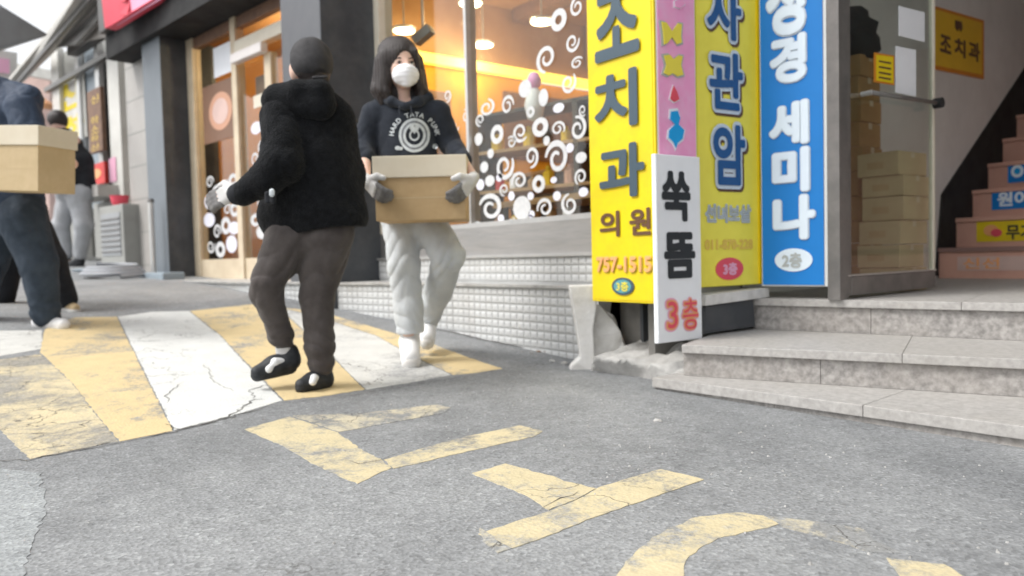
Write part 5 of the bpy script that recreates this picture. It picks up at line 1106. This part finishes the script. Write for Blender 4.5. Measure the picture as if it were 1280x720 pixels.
sdf('collar', f, [('c', 346, 117, -.04, 12, 372, 114, -.08, 13), ('c', 372, 114, -.08, 13, 400, 113, -.08, 13), ('c', 400, 113, -.08, 13, 408, 116, .02, 10), ('c', 340, 118, .0, 10, 352, 116, .10, 9), ('c', 352, 116, .10, 9, 405, 113, .06, 9), ('c', 345, 126, -.06, 18, 400, 130, -.07, 20, .8)], M['fleece'], B1, vox=.006, k=.02,
    fn=lambda A, X, Y, Z: A + .0010 * np.sin(X * 190 + 7 * np.sin(Z * 31)) * np.sin(Z * 210 + 5 * np.sin(X * 40)))
sdf('cuff', f, [('c', 305, 240, -.16, 13.8, 297, 243, -.16, 12.8)], M['black_cloth'], B1, vox=.004, k=.01)
c_ = f.q(340, 240, -.30); sdf('pocket_flap', f, [('c', 334, 242, -.255, 3, 334, 252, -.255, 3), ('c', 342, 241, -.26, 3, 342, 252, -.26, 3)], M['black_cloth'], B1, vox=.004, k=.02); sdf('white_label', f, [('c', 340, 239, -.275, 3.2, 340, 243, -.275, 3.2, .5)], M['print'], B1, vox=.003, k=.01, label='small white label on the coat side')
trs = [('c', 365, 288, .0, 32, 410, 286, .02, 34, .72), ('c', 362, 300, -.01, 30, 335, 352, -.05, 19.5), ('c', 335, 352, -.05, 19.5, 333, 368, -.04, 18.5), ('c', 333, 368, -.04, 18.5, 351, 418, .03, 14.5), ('c', 350, 418, .03, 16, 354, 428, .04, 12.5),
       ('c', 408, 300, .02, 33, 397, 370, .02, 21.5), ('c', 397, 370, .02, 21.5, 400, 430, .03, 17.5), ('c', 400, 430, .03, 19, 402, 455, .04, 15.5), ('c', 402, 455, .04, 15.5, 402, 459, .04, 12)]
def tf(A, X, Y, Z):
    c = .7 - np.sqrt(np.abs(np.sin(Z * 34 - 26 * X + 1.5 * np.sin(X * 22 + Y * 20))) + .02); d = .7 - np.sqrt(np.abs(np.sin(Z * 52 + 12 * X + 1.2 * np.sin(Y * 30 + X * 12))) + .02)
    return A + .012 * c * np.exp(-((Z - .52) / .13) ** 2) + .012 * d * np.exp(-((Z - .19) / .10) ** 2)
sdf('trousers', f, trs, M['jogger'], B1, vox=.006, k=.02, folds=[(.007, 14, .4), (.002, 40, .7)], fn=tf)
sdf('sock', f, [('c', 355, 426, .04, 11, 357, 444, .05, 12)], M['glove_white'], B1, vox=.004, k=.01, folds=[(.002, 60, 2)]); sdf('sock', f, [('c', 402, 460, .04, 10.5, 403, 474, .04, 11)], M['glove_white'], B1, vox=.004, k=.01, folds=[(.002, 60, 2)])
def sneaker(fig, hx, hy, hd_, tx, ty, td, r, parent):
    ang = (ty - hy) / (tx - hx)
    o = sdf('shoe', fig, [('c', hx, hy, hd_, r, (hx + tx) / 2, (hy + ty) / 2 + 1, (hd_ + td) / 2, r * .92), ('c', (hx + tx) / 2, (hy + ty) / 2 + 1, (hd_ + td) / 2, r * .92, tx, ty + 2, td, r * .62), ('c', hx + 1, hy - r * .8, hd_, r * .75, hx, hy, hd_, r * .9)], M['black_shoe'], parent, vox=.004, k=.02)
    sdf('sole', fig, [('c', hx, hy + r * .62, hd_, r * .72, tx, ty + r * .42, td, r * .62)], M['black_shoe'], o, vox=.004, k=.01)
    sdf('stripe', fig, [('c', hx - 2, hy + r * .05, hd_ - r * fig.k * .62, r * .32, (hx + tx) / 2 + 2, (hy + ty) / 2 - r * .28, (hd_ + td) / 2 - r * fig.k * .55, r * .42), ('c', (hx + tx) / 2 + 2, (hy + ty) / 2 - r * .3, (hd_ + td) / 2 - r * fig.k * .5, r * .32, tx + 14, ty - r * .12, td, r * .36)], M['white_shoe'], o, vox=.004, k=.01)
sneaker(f, 362, 450, .05, 322, 463, -.04, 13.5, B1); sneaker(f, 404, 474, .05, 377, 479, -.05, 13, B1)
gp = hand(tuple(th), tuple(wh), (0, .3, .9), (.1, .4, -.9), r=.0115, curl=.5); gp = [(p[0], p[1], p[2] + .004, p[3], p[4] + .004) for p in gp]
sdf('glove', f, gp[:5] + gp[-2:], M['glove_white'], B1, vox=.004, k=.008); sdf('glove_grip', f, gp[5:-2], M['glove_dark'], B1, vox=.004, k=.006)

# ---- person with a carton cut by the left edge
f = Fig(58, 408); N1 = person(f, 'person in navy jacket and dark jeans carrying a carton, cut by the left edge')
body = [('e', -27, 92, 0, 19, 25, 20), ('c', -25, 105, 0, 10, -15, 128, .02, 10), ('c', -28, 135, .05, 13, 18, 128, -.02, 12, .8), ('c', -2, 145, .02, 28, 10, 220, .02, 27, .6), ('c', 12, 235, .02, 28, 15, 262, .02, 28, .7),
        ('c', 30, 135, -.12, 10, 45, 190, -.16, 9), ('c', 45, 190, -.16, 9, 90, 205, -.22, 6), ('c', -38, 140, .1, 10, -50, 195, .05, 9), ('c', -50, 195, .05, 9, -30, 225, -.2, 6),
        ('c', 28, 272, -.04, 20, 50, 332, -.03, 12), ('c', 50, 332, -.03, 12, 58, 396, 0, 7.5), ('c', 2, 272, .06, 20, -14, 330, .1, 12), ('c', -14, 330, .1, 12, -30, 390, .12, 7.5), ('c', 58, 402, 0, 7, 76, 405, -.02, 6), ('c', -30, 398, .12, 7, -12, 402, .1, 6), ('e', -9, 95, -.06, 4, 5, 4)]
wh = V3(f, 90, 205, -.22); body += hand(tuple(wh + Vector((.01, -.15, .08))), tuple(wh), (0, .3, .9), (-1, -.2, .1), curl=.6)
sdf('body', f, body, M['skin'], N1, vox=.006, k=.015)
sdf('hair', f, [('e', -30, 88, .01, 23, 25, 24), ('c', -38, 95, .02, 16, -38, 110, .03, 12)], M['hair'], N1, vox=.006, k=.02, cuts=[('e', -6, 98, -.04, 14, 20, 22)])
sdf('jacket', f, [('c', -28, 140, .05, 22, 20, 132, -.02, 21, .9), ('c', -2, 150, .02, 40, 10, 222, .02, 39, .65), ('c', 8, 225, .02, 40, 12, 245, .02, 42, .65), ('c', 28, 136, -.10, 20, 44, 186, -.16, 17), ('c', 44, 186, -.16, 17, 82, 202, -.19, 11), ('c', -36, 145, .1, 19, -48, 195, .05, 16), ('c', -48, 195, .05, 16, -34, 222, -.16, 12), ('c', -30, 118, .04, 16, 0, 112, .02, 15, .9), ('c', 8, 112, .0, 12, 36, 122, -.05, 16)],
    M['navy_jacket'], N1, vox=.0075, k=.04, folds=[(.008, 20, 1), (.004, 48, 1.2)])
sdf('jeans', f, [('c', 2, 262, .03, 29, 26, 262, .0, 29, .8), ('c', 28, 275, -.03, 28, 48, 328, -.03, 21), ('c', 48, 328, -.03, 21, 57, 388, 0, 16.5), ('c', 57, 388, 0, 16.5, 58, 395, 0, 15), ('c', 0, 275, .06, 28, -14, 330, .1, 20), ('c', -14, 330, .1, 20, -28, 385, .12, 16)],
    M['denim'], N1, vox=.0075, k=.03, folds=[(.006, 22, .6), (.003, 50, 1)], fn=lambda A, X, Y, Z: A + .004 * np.sin(Z * 80 + 20 * X) * np.exp(-((Z - .12) / .06) ** 2))
shoe(f, 'shoe', 50, 401, .02, 78, 404, -.03, 8, M['white_shoe'], M['sole_white'], N1, extra=[('c', 48, 404, .02, 7, 80, 406, -.03, 6.5)]); shoe(f, 'shoe', -30, 396, .12, -10, 400, .1, 8, M['white_shoe'], M['sole_white'], N1)
ct2 = carton_px(f, -50, 62, 158, 182, 238, -.42, .24, -.30, 'large tan carton with pale top carried by the person at the left edge', ('carton_light', 'carton_lid'), roll=.07)

# ---- walker in dark clothes just behind
f = Fig(84, 388); D1 = person(f, 'dark clothed walker mostly hidden behind the person at the left edge, legs apart')
dl = -.0
body = [('e', -28, 112, .1, 17, 22, 18), ('c', -26, 125, .1, 9, -8, 150, .1, 9), ('c', -2, 165, .1, 26, 20, 240, .1, 24, .6), ('c', 22, 270, .1, 18, 10, 320, .25, 10), ('c', 10, 320, .25, 10, 2, 382, .3, 7), ('c', 36, 270, .05, 18, 66, 325, 0, 11), ('c', 66, 325, 0, 11, 84, 380, 0, 7), ('c', -20, 155, .2, 9, -30, 215, .2, 8), ('c', -30, 215, .2, 8, -10, 250, .1, 6), ('c', 20, 160, .0, 9, 30, 215, 0, 8), ('c', 30, 215, 0, 8, 26, 255, -.05, 6), ('c', 84, 384, 0, 6, 94, 386, -.03, 5), ('c', 2, 384, .3, 6, -12, 387, .3, 5)]
for wpt in ((-10, 250, .1), (26, 255, -.05)): wv = V3(f, *wpt); body += hand(tuple(wv + Vector((0, 0, -.17))), tuple(wv), (.9, -.3, 0), (-.2, -.9, 0), curl=.4)
sdf('body', f, body, M['skin'], D1, vox=.0075, k=.015)
sdf('hair', f, [('e', -30, 108, .11, 20, 22, 20)], M['hair'], D1, vox=.008, k=.02, cuts=[('e', -12, 116, .05, 10, 14, 18)])
sdf('coat', f, [('c', -18, 160, .12, 18, 14, 158, .08, 17, .9), ('c', -2, 170, .1, 33, 18, 262, .1, 32, .65), ('c', -20, 160, .2, 15, -30, 215, .2, 13), ('c', -30, 215, .2, 13, -12, 245, .1, 10), ('c', 20, 165, 0, 15, 30, 215, 0, 13), ('c', 30, 215, 0, 13, 26, 250, -.05, 10)], M['black_cloth'], D1, vox=.009, k=.03, folds=[(.007, 20, 1)])
sdf('trousers', f, [('c', 14, 265, .1, 24, 34, 265, .08, 24, .8), ('c', 20, 275, .1, 22, 12, 322, .25, 17), ('c', 12, 322, .25, 17, 4, 376, .3, 13), ('c', 36, 275, .05, 22, 64, 325, 0, 17), ('c', 64, 325, 0, 17, 83, 374, 0, 13)], M['black_cloth'], D1, vox=.008, k=.03, folds=[(.006, 22, .7)])
shoe(f, 'shoe', 83, 381, 0, 94, 384, -.03, 6.5, M['carton_light'], M['sole_white'], D1); shoe(f, 'shoe', 2, 380, .3, -12, 384, .3, 6.5, M['black_shoe'], M['black_shoe'], D1)

# ---- stooping person in the background
f = Fig(98, 333); S_ = person(f, 'stooping person in black jacket and grey trousers in the background by the shop')
body = [('e', 72, 152, 0, 9.5, 11.5, 10), ('c', 76, 160, 0, 5, 84, 168, 0, 5), ('c', 84, 178, 0, 15, 98, 225, .05, 15, .8), ('c', 76, 178, -.05, 6, 66, 205, -.15, 5), ('c', 66, 205, -.15, 5, 58, 228, -.2, 3.5), ('c', 94, 180, .1, 6, 92, 210, -.1, 5), ('c', 92, 210, -.1, 5, 74, 230, -.2, 3.5),
        ('c', 96, 238, 0, 12, 104, 280, -.05, 7.5), ('c', 104, 280, -.05, 7.5, 100, 324, 0, 4.5), ('c', 86, 240, .1, 12, 76, 282, .05, 7.5), ('c', 76, 282, .05, 7.5, 84, 322, .1, 4.5), ('c', 100, 328, 0, 4.5, 91, 331, -.02, 4), ('c', 84, 326, .1, 4.5, 74, 329, .1, 4)]
for wpt, e_ in (((58, 228, -.2), .02), ((74, 230, -.2), -.02)): wv = V3(f, *wpt); body += hand(tuple(wv + Vector((-.05, 0, -.15))), tuple(wv), (0, -1, 0), (-1, 0, -.2), curl=.4)
sdf('body', f, body, M['skin'], S_, vox=.009, k=.02)
sdf('hair', f, [('e', 72, 150, .01, 11.5, 12.5, 12)], M['hair'], S_, vox=.009, k=.02, cuts=[('e', 62, 157, 0, 6, 7, 10)])
sdf('jacket', f, [('c', 80, 176, 0, 16, 92, 200, .03, 19, .8), ('c', 92, 200, .03, 19, 100, 232, .05, 18, .8), ('c', 104, 200, .05, 12, 108, 240, .02, 10), ('c', 76, 178, -.05, 9, 66, 205, -.15, 8), ('c', 66, 205, -.15, 8, 60, 222, -.2, 6), ('c', 94, 180, .1, 9, 92, 210, -.1, 8), ('c', 92, 210, -.1, 8, 76, 227, -.2, 6)], M['black_cloth'], S_, vox=.011, k=.04, folds=[(.01, 16, 1)])
sdf('trousers', f, [('c', 84, 240, .05, 14, 104, 240, .02, 14), ('c', 98, 246, 0, 14, 105, 280, -.05, 11), ('c', 105, 280, -.05, 11, 100, 318, 0, 8), ('c', 86, 246, .1, 13, 76, 282, .05, 10), ('c', 76, 282, .05, 10, 83, 317, .1, 8)], M['grey_pants'], S_, vox=.011, k=.04, folds=[(.009, 16, .7)])
shoe(f, 'shoe', 100, 325, 0, 90, 329, -.02, 5.5, M['black_shoe'], M['black_shoe'], S_); shoe(f, 'shoe', 83, 323, .1, 74, 326, .1, 5.5, M['black_shoe'], M['black_shoe'], S_)
bgp = sdf('plastic_bag', Fig(118, 325), [('e', 119, 290, 0, 15, 17, 14), ('e', 112, 304, 0, 11, 12, 11), ('c', 120, 275, 0, 6, 121, 266, 0, 3), ('e', 119, 310, 0, 13, 9, 10)], M['bag_white'], None, vox=.012, k=.05, folds=[(.02, 14, 1)])
bgp.location = Fig(118, 325).g; bgp.rotation_euler = (0, 0, math.atan2(RH.y, RH.x)); tag(bgp, 'crumpled white plastic bag standing behind the stooping person', 'bag')
